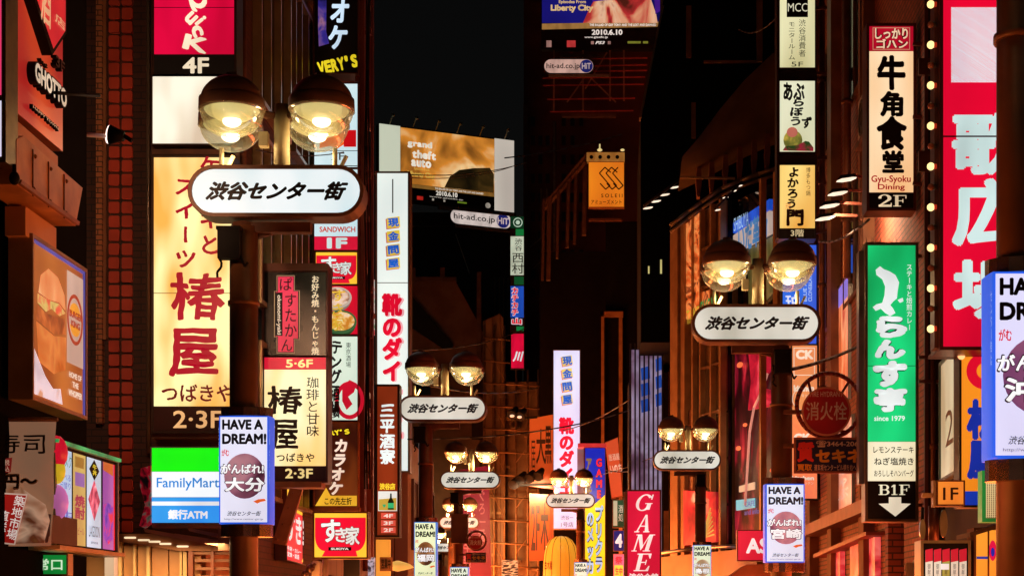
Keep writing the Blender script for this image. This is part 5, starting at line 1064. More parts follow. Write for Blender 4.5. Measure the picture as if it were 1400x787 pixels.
# crimson hanging banner behind the far lamps
t = T("hanging_banner", "crimson hanging banner with pale lettering behind the small street lamps", "banner", P(652, 860, 78)); f = front(78)
t.part("cloth", G().poly(f, [(628, 642), (668, 636), (672, 800), (632, 800)], -.03, 0), E((165, 14, 54), .55, (100, 10, 34), scale=.8)); g = G(); text(g, f, "生ビール半額祭", 634, 658, 644, 795, .02, vertical=True, bold=.02); text(g, f, "まぐろ一番", 654, 650, 664, 740, .02, vertical=True, bold=.02); t.part("lettering", g, E((230, 120, 120), .55))  # cloth glows by its material; the light on it is painted in
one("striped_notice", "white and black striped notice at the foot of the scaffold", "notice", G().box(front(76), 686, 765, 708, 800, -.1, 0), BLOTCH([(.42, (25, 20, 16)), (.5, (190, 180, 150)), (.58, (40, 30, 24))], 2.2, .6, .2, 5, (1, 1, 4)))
# red GAME sign
f = front(40)
s = Sign("projecting_sign", "crimson sign with large white slanted GAME in front of the barred glass", f, 858, 671, 902, 800, .4, .035, D((.16, .05, .03), .4, .3), GRP)
s.face(E((222, 14, 58), .95, (185, 8, 44), scale=1.3))
def serif(s, rows, mat, w=.02, lean=.2):
    """upright slab serif capitals drawn as strokes"""
    g = G(); f = s.f
    def bx(x0, y0, x1, y1, X, Y): g.poly(f, [(X(x0, y0), Y(y0)), (X(x1, y0), Y(y0)), (X(x1, y1), Y(y1)), (X(x0, y1), Y(y1))], w)
    def pl(pts, X, Y): g.poly(f, [(X(a, b), Y(b)) for a, b in pts], w)
    for ch, a0, b0, a1, b1 in rows:
        X = lambda u, v: a0 + (a1 - a0) * (u * (1 - lean) + lean * (1 - v)); Y = lambda v: b0 + (b1 - b0) * v
        if ch == 'G':
            o = [(.52 + .46 * math.cos(R(t)), .5 - .5 * math.sin(R(t))) for t in range(38, 330, 12)]; i_ = [(.5 + .26 * math.cos(R(t)), .5 - .43 * math.sin(R(t))) for t in range(38, 330, 12)]
            for k in range(len(o) - 1): pl([o[k], o[k + 1], i_[k + 1], i_[k]], X, Y)
            bx(.7, .55, .93, .92, X, Y); bx(.58, .53, 1.0, .58, X, Y); bx(.84, .02, .92, .32, X, Y)
        elif ch == 'A':
            pl([(.5, 0), (.62, 0), (.95, .96), (.7, .96)], X, Y); pl([(.5, 0), (.55, .1), (.22, .96), (.12, .96)], X, Y); bx(.3, .62, .75, .68, X, Y); bx(0, .94, .34, 1, X, Y); bx(.6, .94, 1.02, 1, X, Y)
        elif ch == 'M':
            bx(.1, .03, .17, .97, X, Y); bx(.7, .03, .9, .97, X, Y); pl([(.08, 0), (.3, 0), (.55, .75), (.47, .95)], X, Y); pl([(.47, .95), (.5, .72), (.7, 0), (.76, 0)], X, Y); bx(0, 0, .25, .05, X, Y); bx(.7, 0, 1, .05, X, Y); bx(0, .95, .28, 1, X, Y); bx(.6, .95, 1, 1, X, Y)
        elif ch == 'E':
            bx(.12, .02, .38, .98, X, Y); bx(0, 0, .95, .06, X, Y); bx(0, .94, .98, 1, X, Y); bx(.38, .47, .7, .53, X, Y); pl([(.95, 0), (.95, .28), (.88, .28), (.75, .06)], X, Y); pl([(.98, 1), (1.0, .7), (.93, .7), (.78, .94)], X, Y); bx(.66, .36, .73, .64, X, Y)
        elif ch == 'B':
            bx(.12, 0, .34, 1, X, Y); bx(0, 0, .6, .07, X, Y); bx(0, .93, .65, 1, X, Y); bx(.34, .46, .65, .53, X, Y)
            for cy, rx in ((.265, .34), (.73, .38)):
                o = [(.55 + rx * math.cos(R(t)), cy - .27 * math.sin(R(t))) for t in range(-90, 91, 15)]; i_ = [(.55 + (rx - .2) * math.cos(R(t)), cy - .2 * math.sin(R(t))) for t in range(-90, 91, 15)]
                for k in range(len(o) - 1): pl([o[k], o[k + 1], i_[k + 1], i_[k]], X, Y)
        elif ch == '1':
            bx(.38, 0, .64, 1, X, Y); bx(.15, .93, .88, 1, X, Y); pl([(.38, 0), (.4, .2), (.14, .26), (.14, .18)], X, Y)
        elif ch == 'F':
            bx(.14, 0, .38, 1, X, Y); bx(0, 0, .95, .07, X, Y); bx(0, .93, .56, 1, X, Y); bx(.38, .46, .7, .53, X, Y); bx(.66, .34, .73, .66, X, Y); bx(.88, .07, .95, .3, X, Y)
        elif ch == '2':
            o = [(.48 + .45 * math.cos(R(t)), .3 - .3 * math.sin(R(t))) for t in range(165, -40, -15)]; i_ = [(.45 + .22 * math.cos(R(t)), .3 - .23 * math.sin(R(t))) for t in range(165, -40, -15)]
            for k in range(len(o) - 1): pl([o[k], o[k + 1], i_[k + 1], i_[k]], X, Y)
            pl([o[-1], i_[-1], (.06, .88), (.06, 1)], X, Y); bx(.06, .82, .95, 1, X, Y); bx(.88, .68, .95, .86, X, Y); pl([(.03, .22), (.25, .2), (.25, .34), (.06, .34)], X, Y)
    return s.part("serif_lettering", g, mat)
PK = E((255, 228, 222), 1.0)
serif(s, [("G", 865, 675, 896, 698), ("A", 867, 703, 893, 727), ("M", 863, 730, 896, 753), ("E", 866, 756, 892, 780)], PK, lean=.22); s.text(PK, ("渋谷会館", 860, 783, 900, 793), bold=.05)
g = G()
for i in range(12): g.tube(f.pt(860 - .6, 648 + i * 2, .02), f.pt(862.5, 647.6 + i * 2, .02), .02, n=6)
s.part("cable_coil", g, D((.2, .1, .06), .4))
s.part("side_post", G().box(f, 853, 672, 857, 800, -.2, .03), D((.3, .12, .06), .4, .3))

# ================================================================ glass building's posters and lights
f = fG; q = lambda x, y: f.ab(x, y)
t = T("amber_poster", "tall amber picture behind the glass with small green lettering at its foot", "poster", f.q(944, 430, .04)); 
t.part("print", G().poly(f, [q(938, 306), q(957, 290), q(957, 400), q(971, 396), q(971, 428), q(938, 436)], -.09, .0), BLOTCH([(.32, (60, 20, 8)), (.45, (205, 96, 38)), (.55, (240, 150, 80)), (.66, (110, 42, 16)), (.78, (225, 130, 70))], 1.1, .75, 2.5, 8))
g = G(); a, b = q(940, 425); c_, d_ = q(957, 437); text(g, f, "TAKE", a, b, c_, d_, .03, bold=.02); a, b = q(959, 418); c_, d_ = q(982, 427); 
t.part("lettering", g, E((225, 190, 60), .7)); g = text(G(), f, "SHOW", a, b - .1, c_, d_ - .05, .03, bold=.02); t.part("green_lettering", g, E((60, 170, 80), .7))
t = T("window_banner", "white window banner with pale blue lettering under a blue strip, high in the glass building", "banner", f.q(1020, 330, .1))
t.part("blue_strip", G().poly(f, [q(992, 304), q(1041, 271), q(1041, 285), q(992, 318)], -.3, -.2), E((30, 90, 220), .8, (20, 50, 150))); t.part("white_cloth", G().poly(f, [q(992, 321), q(1041, 287), q(1041, 318), q(1006, 338), q(992, 342)], -.3, -.2), E((215, 190, 175), .7, (180, 160, 150)))
a, b = q(1000, 306); c_, d_ = q(1040, 330); t.part("lettering", text(G(), f, "いだ革命", a, b, c_, d_, -.18, bold=.04), E((80, 140, 200), .75)); a, b = q(994, 298); c_, d_ = q(1014, 306); t.part("strip_lettering", text(G(), f, "SHIBUYA", a, b, c_, d_, -.18), E((180, 220, 255), .8))
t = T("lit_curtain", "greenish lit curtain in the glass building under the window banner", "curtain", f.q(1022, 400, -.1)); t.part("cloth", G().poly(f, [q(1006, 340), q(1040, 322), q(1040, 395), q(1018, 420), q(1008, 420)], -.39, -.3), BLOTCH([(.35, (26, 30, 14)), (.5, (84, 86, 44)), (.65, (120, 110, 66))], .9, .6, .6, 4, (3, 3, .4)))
t = T("red_poster", "large dark red backlit poster behind glass between the two big street lamps", "poster", f.q(1020, 720)); 
t.part("print", G().poly(f, [q(992, 472), q(1060, 468), q(1060, 722), q(992, 735)], -.39, -.25), BLOTCH([(.34, (20, 5, 8)), (.48, (60, 8, 20)), (.58, (150, 22, 50)), (.68, (205, 60, 80)), (.8, (40, 8, 16))], .8, .5, 1.6, 9, (1, 1, .5)))
t.part("red_shape", G().poly(f, [q(1012, 474), q(1045, 474), q(1046, 500), q(1036, 514), q(1034, 530), q(1058, 536), q(1058, 552), q(1012, 560), q(1016, 520)], -.24, -.2), BLOTCH([(.35, (120, 10, 34)), (.55, (190, 30, 60)), (.7, (225, 90, 110))], 1.4, .65, .8, 5))
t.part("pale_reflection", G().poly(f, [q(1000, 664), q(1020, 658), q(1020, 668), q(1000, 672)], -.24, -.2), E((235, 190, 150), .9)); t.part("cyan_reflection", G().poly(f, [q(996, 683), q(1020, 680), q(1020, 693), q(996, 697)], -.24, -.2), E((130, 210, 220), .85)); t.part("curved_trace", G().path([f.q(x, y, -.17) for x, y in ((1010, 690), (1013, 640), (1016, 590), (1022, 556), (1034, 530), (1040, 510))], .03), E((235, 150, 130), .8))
a, b = q(1010, 685); c_, d_ = q(1030, 701); t.part("lettering", text(G(), f, "CAFE\nand info", a, b, c_, d_, -.15, bold=.01), E((90, 110, 200), .8))
t = T("red_poster", "red poster panel behind the fourth street lamp's pole", "poster", f.q(960, 740)); t.part("print", G().poly(f, [q(939, 670), q(984, 672), q(984, 740), q(939, 745)], .0, .1), BLOTCH([(.35, (110, 16, 26)), (.5, (190, 30, 44)), (.62, (225, 80, 60)), (.72, (235, 190, 150))], .8, .75, .9, 2)); t.part("pale_fan", G().poly(f, [q(962, 676), q(975, 682), q(974, 702), q(960, 706)], .105), E((235, 120, 90), .8)); g = G()
for i in range(7): g.bar(f.q(966, 735, .13), f.q(978 + i * .8, 694 + i * 6, .13), .03)
t.part("fan_line", g, E((245, 190, 90), .8))
def floods(label, pts, d, w, grp, arm=None):
    t = T("floodlight_row", label, "floodlights", P(pts[0][0], pts[0][1], d)); f = front(d)
    for x, y in pts:
        h = t.part("lamp_head", G().poly(f, [(x - w * .5, y + w * .09), (x - w * .3, y - w * .17), (x + w * .42, y - w * .24), (x + w * .55, y - w * .08), (x + w * .3, y - w * .07), (x - w * .25, y + w * .01)], -.06, .05), BLACK)
        t.part("lens", G().poly(f, [(x - w * .5, y + w * .13), (x - w * .25, y + w * .02), (x + w * .3, y - w * .06), (x + w * .5, y - w * .05), (x + w * .25, y + w * .07), (x - w * .2, y + w * .14)], -.02, .06), E((255, 232, 205), 1.5), h)
    return t, f
t, f = floods("row of five small floodlights on the rail of the curved glass building", [(886, 284), (897, 275), (909, 266), (922, 256), (935, 247)], 45.5, 13, None)
t.part("rail", G().path([f.pt(x, y - 4, .1) for x, y in ((880, 287), (940, 243))], .04), DARK)
t, f = floods("row of four tiny floodlights high in the curved glass front", [(981, 287), (992, 270), (1003, 261), (1011, 254)], 42.6, 8, None)
t.part("rail", G().path([f.pt(x, y - 2, .05) for x, y in ((976, 290), (1014, 251))], .03), DARK)
t, f = floods("cascade of four bright floodlights on arms beside the peach dining sign", [(1157, 245), (1145, 264), (1134, 281), (1128, 298)], 23.5, 27, None)
g = G()
for x, y in ((1157, 245), (1145, 264), (1134, 281), (1128, 298)): g.bar(f.pt(x + 10, y - 4, 0), f.pt(x + 46, y - 6 + random.uniform(-2, 2), -.2), .035)
t.part("arm", g, D((.14, .04, .025), .5))
ll = bpy.data.lights.new("floodlight_glow", 'AREA'); ll.energy = 90; ll.color = (1, .62, .36); ll.size = .5
lo = bpy.data.objects.new("floodlight_glow", ll); COL.objects.link(lo); lo.parent = t.r; lo.location = P(1150, 290, 23.3) - t.off; lo.rotation_euler = (R(20), R(-40), 0)

# ================================================================ right hand signs
FR4 = D((.05, .03, .02), .4, .3)
f = front(29)
s = Sign("projecting_sign", "cream office sign with a black MCC square and thin black lettering", f, 1066, -60, 1114, 93, .35, .02, FR4, GRP); s.face(E((240, 236, 190), 1, (190, 182, 130), scale=1.2)); s.shape("black_square", BLACK, [(1075.5, -10), (1104.5, -10), (1104.5, 24), (1075.5, 24)], .007); s.text(E((225, 220, 190), .9), ("MCC", 1077, 5, 1104, 16.5), w=.011); TX = D((.035, .03, .025), .5)
s.text(TX, ("渋谷消費者", 1092, 27, 1101.5, 78), ("モニタールーム", 1078, 31, 1087, 82), vertical=True); s.text(TX, ("5F", 1082, 85, 1098, 91.5), mono=True)
s = Sign("projecting_sign", "cream pub sign with loose black brush hiragana and rounded green and pink patches", f, 1066, 111, 1114, 208, .35, .02, FR4, GRP); s.face(E((232, 232, 200), 1, (200, 200, 160), scale=1.4))
s.text(D((.015, .012, .012), .5), ("あぶ", 1071, 113, 1100, 138, {'vertical': False}), ("らぼう", 1080, 134, 1099, 172, {'wob': .9}), ("ず", 1096, 160, 1110, 176), vertical=True, brush=.06, bold=.045)
s.shape("green_patch", BLOTCH([(.35, (60, 70, 30)), (.55, (120, 120, 50)), (.7, (190, 170, 70))], 5, .8, .6, 3), ell(1084, 192, 13, 14, 16), .007); s.shape("pink_patch", E((215, 120, 100), .8), ell(1083, 181, 7.5, 7, 14), .009); s.shape("leaf_patch", BLOTCH([(.4, (40, 70, 30)), (.6, (160, 40, 60))], 7, .7, .5, 4), [(1070, 206), (1074, 200), (1090, 199), (1101, 193), (1106, 194), (1112, 202), (1112, 207)], .009)
s = Sign("projecting_sign", "amber restaurant sign with black brush lettering over a dark third floor strip", f, 1066, 226, 1114, 325, .35, .02, FR4, GRP); s.face(E((255, 222, 130), 1, (225, 150, 50), scale=1.4), 1066, 226, 1114, 312); s.face(D((.02, .014, .012), .5), 1066, 312.5, 1114, 325, name="floor_band")
s.text(D((.04, .01, .006), .5), ("よかろう", 1076, 229, 1092, 285, {'wob': .5}), ("門", 1075, 286, 1099, 309), ("博多もつ鍋", 1102, 229, 1108, 268, {'bold': 0., 'brush': .02}), vertical=True, brush=.05, bold=.045); s.text(E((225, 100, 50), .8), ("元祖", 1074, 278, 1081, 286), w=.01); s.text(E((235, 210, 160), .9), ("3階", 1081, 313.5, 1099, 323.5), bold=.015)
s.part("wall_arm", G().box(f, 1064, 94, 1118, 108, -.3, -.1).box(f, 1064, 210, 1118, 223, -.3, -.1).box(f, 1062, -60, 1064.5, 325, -.35, 0), D((.045, .016, .012), .5))
f = front(21)
s = Sign("projecting_sign", "tall peach dining sign with bold black kanji and a crimson top plate, marked 2F", f, 1188, 36, 1249, 285, .35, .03, D((.2, .06, .035), .35, .4), GRP)
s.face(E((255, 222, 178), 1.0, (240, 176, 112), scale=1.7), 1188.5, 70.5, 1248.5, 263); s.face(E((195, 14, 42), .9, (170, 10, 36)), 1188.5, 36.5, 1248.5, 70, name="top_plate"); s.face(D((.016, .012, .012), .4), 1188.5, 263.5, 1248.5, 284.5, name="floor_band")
for c_, bo, w_ in ((D((.25, .01, .02), .5), .10, .008), (E((255, 215, 175), .95), .035, .012)): s.text(c_, ("しっかり", 1196, 39, 1241, 54), ("ゴハン", 1198, 54, 1241, 67), bold=bo, brush=.03, w=w_)
s.part("plate_line", G().ring(f, [(1193, 38), (1244, 38), (1244, 68.5), (1193, 68.5)], [(1194, 39), (1243, 39), (1243, 67.5), (1194, 67.5)], .004, .006), E((225, 150, 120), .8))
KB = D((.02, .014, .012), .5)
for st, a, b, c_, d_ in (("牛", 1199, 76, 1238, 124), ("角", 1203, 125, 1235, 160), ("食", 1198, 159, 1240, 206), ("堂", 1206, 206, 1236, 237)): s.text(KB, (st, a, b, c_, d_), bold=.05, brush=.014)
s.text(E((190, 14, 34), .8), ("Gyu-Syoku", 1191, 240, 1245, 252), ("Dining", 1200, 252, 1237, 261.5), bold=.025)
serif(s, [("2", 1200, 266, 1220, 283), ("F", 1221, 267, 1240, 282.5)], E((250, 222, 180), .95), w=.009, lean=0)
f = front(20.5)
GF_ = D((.26, .2, .13), .35, .5)
s = Sign("projecting_sign", "tall bright green steak sign with torn white lettering over cream and black panels", f, 1186, 335, 1252, 709, .3, .03, GF_, GRP)
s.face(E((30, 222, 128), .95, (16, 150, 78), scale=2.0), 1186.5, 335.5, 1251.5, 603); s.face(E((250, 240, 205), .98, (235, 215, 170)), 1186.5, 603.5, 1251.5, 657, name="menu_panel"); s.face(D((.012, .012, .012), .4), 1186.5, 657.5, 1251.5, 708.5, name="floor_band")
WG = E((235, 242, 240), 1.0); OG = D((.0, .12, .06), .5)
blob = [(1203, 364), (1208, 368), (1216, 371), (1224, 376), (1229, 386), (1227, 398), (1226, 408), (1221, 412), (1217, 417), (1221, 422), (1224, 428), (1217, 432), (1210, 428), (1204, 422), (1197, 425), (1193, 420), (1198, 416), (1206, 414), (1209, 404), (1210, 392), (1206, 382), (1198, 376), (1197, 369)]
s.shape("torn_character", WG, blob, .012); s.shape("torn_character", WG, [(1227, 410), (1234, 407), (1235, 412), (1230, 414)], .012)
for c_, bo, w_ in ((OG, .11, .008), (WG, .075, .013)): s.text(c_, ("ら", 1197, 432, 1240, 462), ("ん", 1196, 464, 1238, 491), ("す", 1193, 493, 1240, 529), ("亭", 1194, 530, 1240, 563), brush=.07, bold=bo, w=w_)
s.text(WG, ("ステーキと焙煎カレー", 1239, 362, 1247, 451), vertical=True, bold=.012); s.text(WG, ("since 1979", 1195, 568, 1237, 575), bold=.02)
s.text(D((.03, .02, .02), .5), ("レモンステーキ", 1194, 610, 1249, 619), ("ねぎ塩焼き", 1195, 625, 1249, 635.5), ("おろししそハンバーグ", 1195, 642, 1249, 651), bold=.015)
serif(s, [("B", 1201, 662, 1217, 676), ("1", 1217, 662, 1228, 676), ("F", 1229, 662, 1244, 676)], E((245, 235, 200), .98), w=.009, lean=0); s.shape("arrow", E((250, 235, 205), .98), [(1215, 679), (1232, 679), (1232, 687.5), (1245, 688), (1224, 705.5), (1201, 688), (1215, 687.5)], .008)
s.part("seam", G().box(f, 1186.5, 499.5, 1251.5, 500.3, .005, .007), D((.02, .25, .13), .5)); g = G()
for i in range(17): x = 1187 + i * 3.2; g.tube(f.pt(x, 334, -.15), f.pt(x + random.uniform(-1.5, 1.5), 334 - random.uniform(5, 16), -.15), .006, .002, 5)
s.part("bird_spike", g, STEEL); s.part("side_frame", G().box(f, 1176, 340, 1183, 660, -.3, -.1), D((.3, .26, .3), .3, .6))
# brick wall posters
f = rwall(3.69, 5, 61)
def wposter(name, label, x0, x1, yt, yb, mat, cat, pr=.06, fm=STEEL, top=None, txt=None):
    a0, b0 = f.ab(x0, yt); a1, _ = f.ab(x1, yt); _, b1 = f.ab(x0, yb); s = Sign(name, label, f, a0, b0, a1, b1, pr, .03, fm, cat=cat); s.face(mat)
    if top: s.shape("top_strip", top, [(a0, b0), (a1, b0), (a1, b0 + .3), (a0, b0 + .3)], .008)
    if txt: s.text(txt[1], (txt[0], a0 + (a1 - a0) * .2, b0 + (b1 - b0) * .4, a0 + (a1 - a0) * .8, b0 + (b1 - b0) * .75), vertical=True, brush=.04, bold=.03)
    return s
wposter("wall_poster", "tall orange food poster under a lilac strip on the brick wall", 1142, 1161, 403, 560, BLOTCH([(.3, (130, 60, 40)), (.45, (220, 110, 60)), (.58, (245, 180, 130)), (.7, (190, 80, 60))], 1.6, .8, 1., 7, (1, 1, .5)), "poster", top=E((150, 130, 240), .9))
wposter("wall_poster", "pale salmon poster low on the brick wall beside the steak sign", 1142, 1166, 588, 720, BLOTCH([(.35, (200, 130, 105)), (.5, (225, 150, 120)), (.65, (235, 175, 150))], 1.4, .62, .5, 3), "poster", txt=("しゃぶ", E((245, 205, 185), .7)))
wposter("wall_poster", "purple edged poster half hidden by the green steak sign", 1176, 1190, 370, 640, BLOTCH([(.35, (60, 30, 50)), (.5, (130, 90, 130)), (.6, (90, 90, 200)), (.7, (170, 120, 110))], 2.0, .6, 1., 6, (1, 1, .3)), "poster", top=E((160, 150, 240), .9))
# blue aquarium sign and the orange kitchen sign
f = front(31)
s = Sign("projecting_sign", "blue gradient sign with vertical lettering behind the second street lamp's globe", f, 1070, 335, 1116, 470, .3, .02, FR4, GRP); s.face(E((40, 120, 245), .9, (70, 60, 190), scale=1.3)); s.text(E((225, 230, 255), .95), ("珀", 1073, 402, 1094, 424), brush=.05, bold=.02)
for st, x0 in (("BLUE AQUARIUM", 1099), ("CLONE&LATCH AQUA", 1106)): s.part("roman_lettering", text(G(), f, st, x0 + 2 - 32, 380 - 3, x0 + 2 + 32, 380 + 3, .012, rot=R(-90), bold=.01), E((190, 215, 255), .9))
s = Sign("projecting_sign", "orange and salmon kitchen sign behind the hydrant hoop", f, 1083, 472, 1117, 681, .3, .02, FR4, GRP); s.face(E((240, 150, 85), .9, (225, 110, 80), scale=1.1)); s.face(E((235, 90, 80), .85, (220, 120, 100)), 1083, 568, 1117, 681, name="salmon_panel"); WK = E((255, 225, 200), .95)
s.text(WK, ("CK", 1088, 478, 1112, 491), ("CK", 1085, 592, 1108, 605), ("kitchen", 1085, 526, 1113, 535), ("kitchen", 1082, 650, 1113, 656), bold=.06); s.text(WK, ("ストキッチン", 1087, 538, 1113, 543), ("キッチン", 1096, 658, 1112, 662)); s.part("frame_line", G().ring(f, [(1085, 475), (1114, 475), (1114, 513), (1085, 513)], [(1086, 476), (1113, 476), (1113, 512), (1086, 512)], .005, .008).ring(f, ell(1099, 545, 16), ell(1099, 545, 15), .005, .008), WK)
f = front(34)
s = Sign("projecting_sign", "red sign with bold white letters low beside the purple dream banner", f, 1009, 725, 1062, 765, .3, .02, D((.3, .06, .05), .4), GRP); s.face(E((232, 34, 58), .95, (205, 20, 44), scale=1.3)); s.text(E((255, 235, 230)), ("ASI", 1020, 735, 1056, 756), bold=.04)
s = T("awning", "brown shop awning below the red letter sign", "awning", f.pt(1030, 800)); s.part("cloth", G().poly(f, [(996, 787), (1018, 772), (1062, 771), (1062, 830), (985, 830)], -.8, .5), D((.42, .2, .1), .7))
t = T("dark_shop_window", "dark shop window with dim pale lettering beside the purple dream banner", "shop window", P(1120, 800, 33)); f = front(33.4)
t.part("glass", G().box(f, 1103, 684, 1140, 800, -.1, 0), glass_dark()); t.part("lettering", text(G(), f, "THE ROOM", 1106, 695, 1134, 700, .01, bold=.02), E((170, 130, 110), .5)); t.part("rail", G().box(f, 1100, 748, 1140, 751, 0, .1).box(f, 1100, 764, 1140, 768, 0, .1), STEEL)
# awning windows of the brick building
f = rwall(3.66)
t = T("red_shop_windows", "row of red lit shop windows beneath the brick wall's sloping ledge", "shop windows", f.q(1170, 800)); q = lambda x, y: f.ab(x, y)
for x0, x1 in ((1133, 1150), (1164, 1176), (1178, 1186), (1188, 1198)):
    p_ = [q(x0, 756 - (x0 - 1133) * .37), q(x1, 756 - (x1 - 1133) * .37), q(x1, 800), q(x0, 800)]
    w = t.part("window", G().poly(f, p_, -.06, .02), BLOTCH([(.35, (120, 20, 26)), (.5, (205, 50, 56)), (.62, (235, 110, 100)), (.74, (150, 30, 36))], 1.2, .8, .6, x0, (1, 1, 2)))
t.part("ledge", G().poly(f, [q(1128, 757), q(1204, 726), q(1204, 731), q(1128, 762)], -.06, .2), D((.4, .12, .07), .5))
t = T("wall_meters", "cluster of grey wall boxes with a round gauge at the brick corner", "utility boxes", P(1262, 790, 20)); f = front(20.2)
t.part("box", G().box(f, 1250, 764, 1259, 800, -.1, 0, .01).box(f, 1240, 768, 1249, 800, -.1, -.02, .01), D((.45, .38, .3), .5)); t.part("round_gauge", G().poly(f, ell(1256, 770, 5, 6), 0, .04), D((.7, .65, .55), .4))
t.part("brick_pier", G().box(f, 1216, 714, 1238, 860, -.3, -.1), bk)

# tall red karaoke sign with its bulbs
f = front(15.4)
s = Sign("karaoke_sign", "tallest red sign with huge pale kanji and a row of round bulbs along its edge", f, 1289, -120, 1420, 474, .4, .03, D((.16, .04, .03), .35, .4), GRP)
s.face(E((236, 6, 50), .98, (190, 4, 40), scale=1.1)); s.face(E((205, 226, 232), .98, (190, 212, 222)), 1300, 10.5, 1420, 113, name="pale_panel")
PB = E((208, 234, 232), 1.0)
s.text(PB, ("歌", 1301, 153, 1402, 240), ("広", 1301, 244, 1400, 337), ("場", 1302, 355, 1400, 440), bold=.04)
s.part("seam", G().box(f, 1289, 186, 1420, 188, .005, .014), D((.18, .01, .03), .4))
s.part("bulb_strip", G().box(f, 1279, -120, 1287, 474, -.25, -.05), D((.14, .045, .03), .4, .3)); i = 0
for k in range(-2, 17):
    y = 5.2 + 27.7 * k; lit = k % 2 == 0
    s.part("bulb", G().ball(f.pt(1273.2, y + .4 * (k > 8), -.02), .034 if lit else .03, 16), E((255, 226, 150), 1.7, (255, 215, 140)) if lit else D((.45, .15, .1), .25))
    s.part("bulb_socket", G().tube(f.pt(1277, y, -.02), f.pt(1281, y, -.02), .022), E((225, 60, 30), .6) if lit else DARK)
one("wall_pole_box", "brown sign cabinet edge above the orange katakana sign", "cabinet", G().box(front(15.6), 1280, 477, 1420, 482, -.4, .02), D((.12, .03, .025), .5))
# orange katakana sign, white numbered panel, 1F plate and the shelf signs
f = front(15.8)
s = Sign("projecting_sign", "tall orange sign with thick blue lettering and a red ring, beside the largest dream banner", f, 1314, 484, 1372, 690, .25, .02, FR4, GRP); s.face(E((250, 150, 34), .95, (235, 125, 24), scale=1.3)); s.part("blue_foot", G().box(f, 1314, 671, 1372, 690, .004, .007), E((24, 60, 190), .85)); s.part("red_ring", G().ring(f, ell(1346, 507, 25, 25), ell(1346, 507, 11, 11), .005, .008), E((225, 14, 44), .9)); s.text(E((26, 50, 170), .8), ("松屋", 1321, 545, 1368, 655), vertical=True, bold=.06, brush=.02)
s.part("top_bulb", G().ball(f.pt(1312.5, 487.5, .06), .034, 14), E((255, 170, 110), 2.0))
p0, p1 = P(1286, 0, 17.4), P(1314, 0, 16.0); f = plane(p0.x, p0.y, p1.x, p1.y); a0, b0 = f.ab(1287, 500); a1, _ = f.ab(1311, 492); _, b1 = f.ab(1287, 655)
s = Sign("wall_sign", "tilted cream wall panel bearing a slim numeral two", f, a0, b0, a1, b1, .05, .03, D((.1, .13, .08), .4, .3)); s.face(E((222, 205, 165), .8, (190, 165, 125), scale=2)); s.text(D((.25, .2, .15), .5), ("2", a0 + (a1 - a0) * .3, b0 + (b1 - b0) * .45, a0 + (a1 - a0) * .75, b0 + (b1 - b0) * .75))
f = front(15.5)
s = Sign("projecting_sign", "small square orange plate marked 1F", f, 1282, 658, 1317, 689, .2, .012, D((.2, .07, .03), .5), GRP); s.face(E((250, 150, 52), .95, (225, 120, 40), scale=2.5)); s.text(D((.07, .03, .02), .5), ("1F", 1289, 666, 1310, 683), bold=.015); s.part("bracket", G().box(f, 1276, 656, 1280, 692, -.1, 0).bar(f.pt(1262, 676, -.05), f.pt(1278, 676, -.05), .04), D((.5, .36, .24), .4))
t = T("round_mirrors", "pair of round pale mirrors under the 1F plate", "mirrors", P(1275, 720, 16.6)); f = front(16.6)
for x, y, rx, ry in ((1261, 723, 4, 14), (1290, 715, 5, 19)): t.part("mirror", G().poly(f, ell(x, y, rx, ry), -.03, .02), D((.5, .55, .4), .2, .3)); t.part("stay", G().bar(f.pt(x, y - ry, 0), f.pt(x + 3, y - ry - 16, -.1), .025), BLACK)
t.part("pipe", G().tube(f.pt(1279, 690, -.1), f.pt(1279, 745, -.1), .05), D((.2, .07, .05), .3, .4))
f = front(15.5)
s = Sign("menu_rack", "low lightbox of five slim white and red menu strips", f, 1262, 742, 1323, 830, .3, .025, STEEL, cat="lightbox"); s.face(BLACK)
for i in range(5):
    x = 1265 + i * 11.6; s.shape("menu_strip", E((235, 228, 205), .85) if i != 2 else E((190, 190, 90), .6), [(x, 752), (x + 10, 750), (x + 10, 830), (x, 830)], .007); s.shape("red_head", E((205, 24, 50), .85), [(x, 751), (x + 10, 749), (x + 10, 766), (x, 768)], .009); s.text(D((.1, .06, .05), .5), ("御献立表", x + 3, 770, x + 7, 800), vertical=True, w=.01)
s.part("white_card", G().box(f, 1286, 770, 1297, 778, .01, .02), E((240, 240, 235), .95))
s = Sign("projecting_sign", "wide orange lightbox with a red and blue roundel low beside the pole", f, 1334, 724, 1381, 830, .3, .02, RUST, GRP); s.face(E((250, 160, 50), .95, (230, 130, 36), scale=2)); s.part("red_roundel", G().poly(f, ell(1357, 752, 5, 14), .007), E((225, 20, 70), .9)); s.part("blue_dot", G().poly(f, ell(1357, 754, 2.6, 6), .009), E((40, 40, 170), .8)); s.text(E((40, 30, 130), .7), ("松", 1363, 738, 1369, 775), bold=.05); s.text(D((.08, .03, .02), .5), ("牛めし定食", 1372, 726, 1379, 780), vertical=True, bold=.05); s.part("blue_line", G().box(f, 1335, 760, 1350, 763.5, .005, .008), E((40, 60, 160), .8)); s.part("divider", G().box(f, 1350, 724, 1352, 830, .005, .02), RUST)
s.part("roof_edge", G().poly(f, [(1323, 728), (1381, 710), (1381, 716), (1323, 734)], -.5, .1), D((.09, .05, .035), .6))
s = Sign("lattice_sign", "green framed lattice panel with a yellow curl under the largest dream banner", front(14.2), 1347, 648, 1380, 708, .15, .03, E((26, 150, 60), .7, (16, 100, 40)), cat="sign"); f = s.f; s.face(E((170, 130, 80), .5)); g = G()
for i in range(12): g.box(f, 1348 + i * 2.7, 649, 1348.7 + i * 2.7, 707, .005, .02)
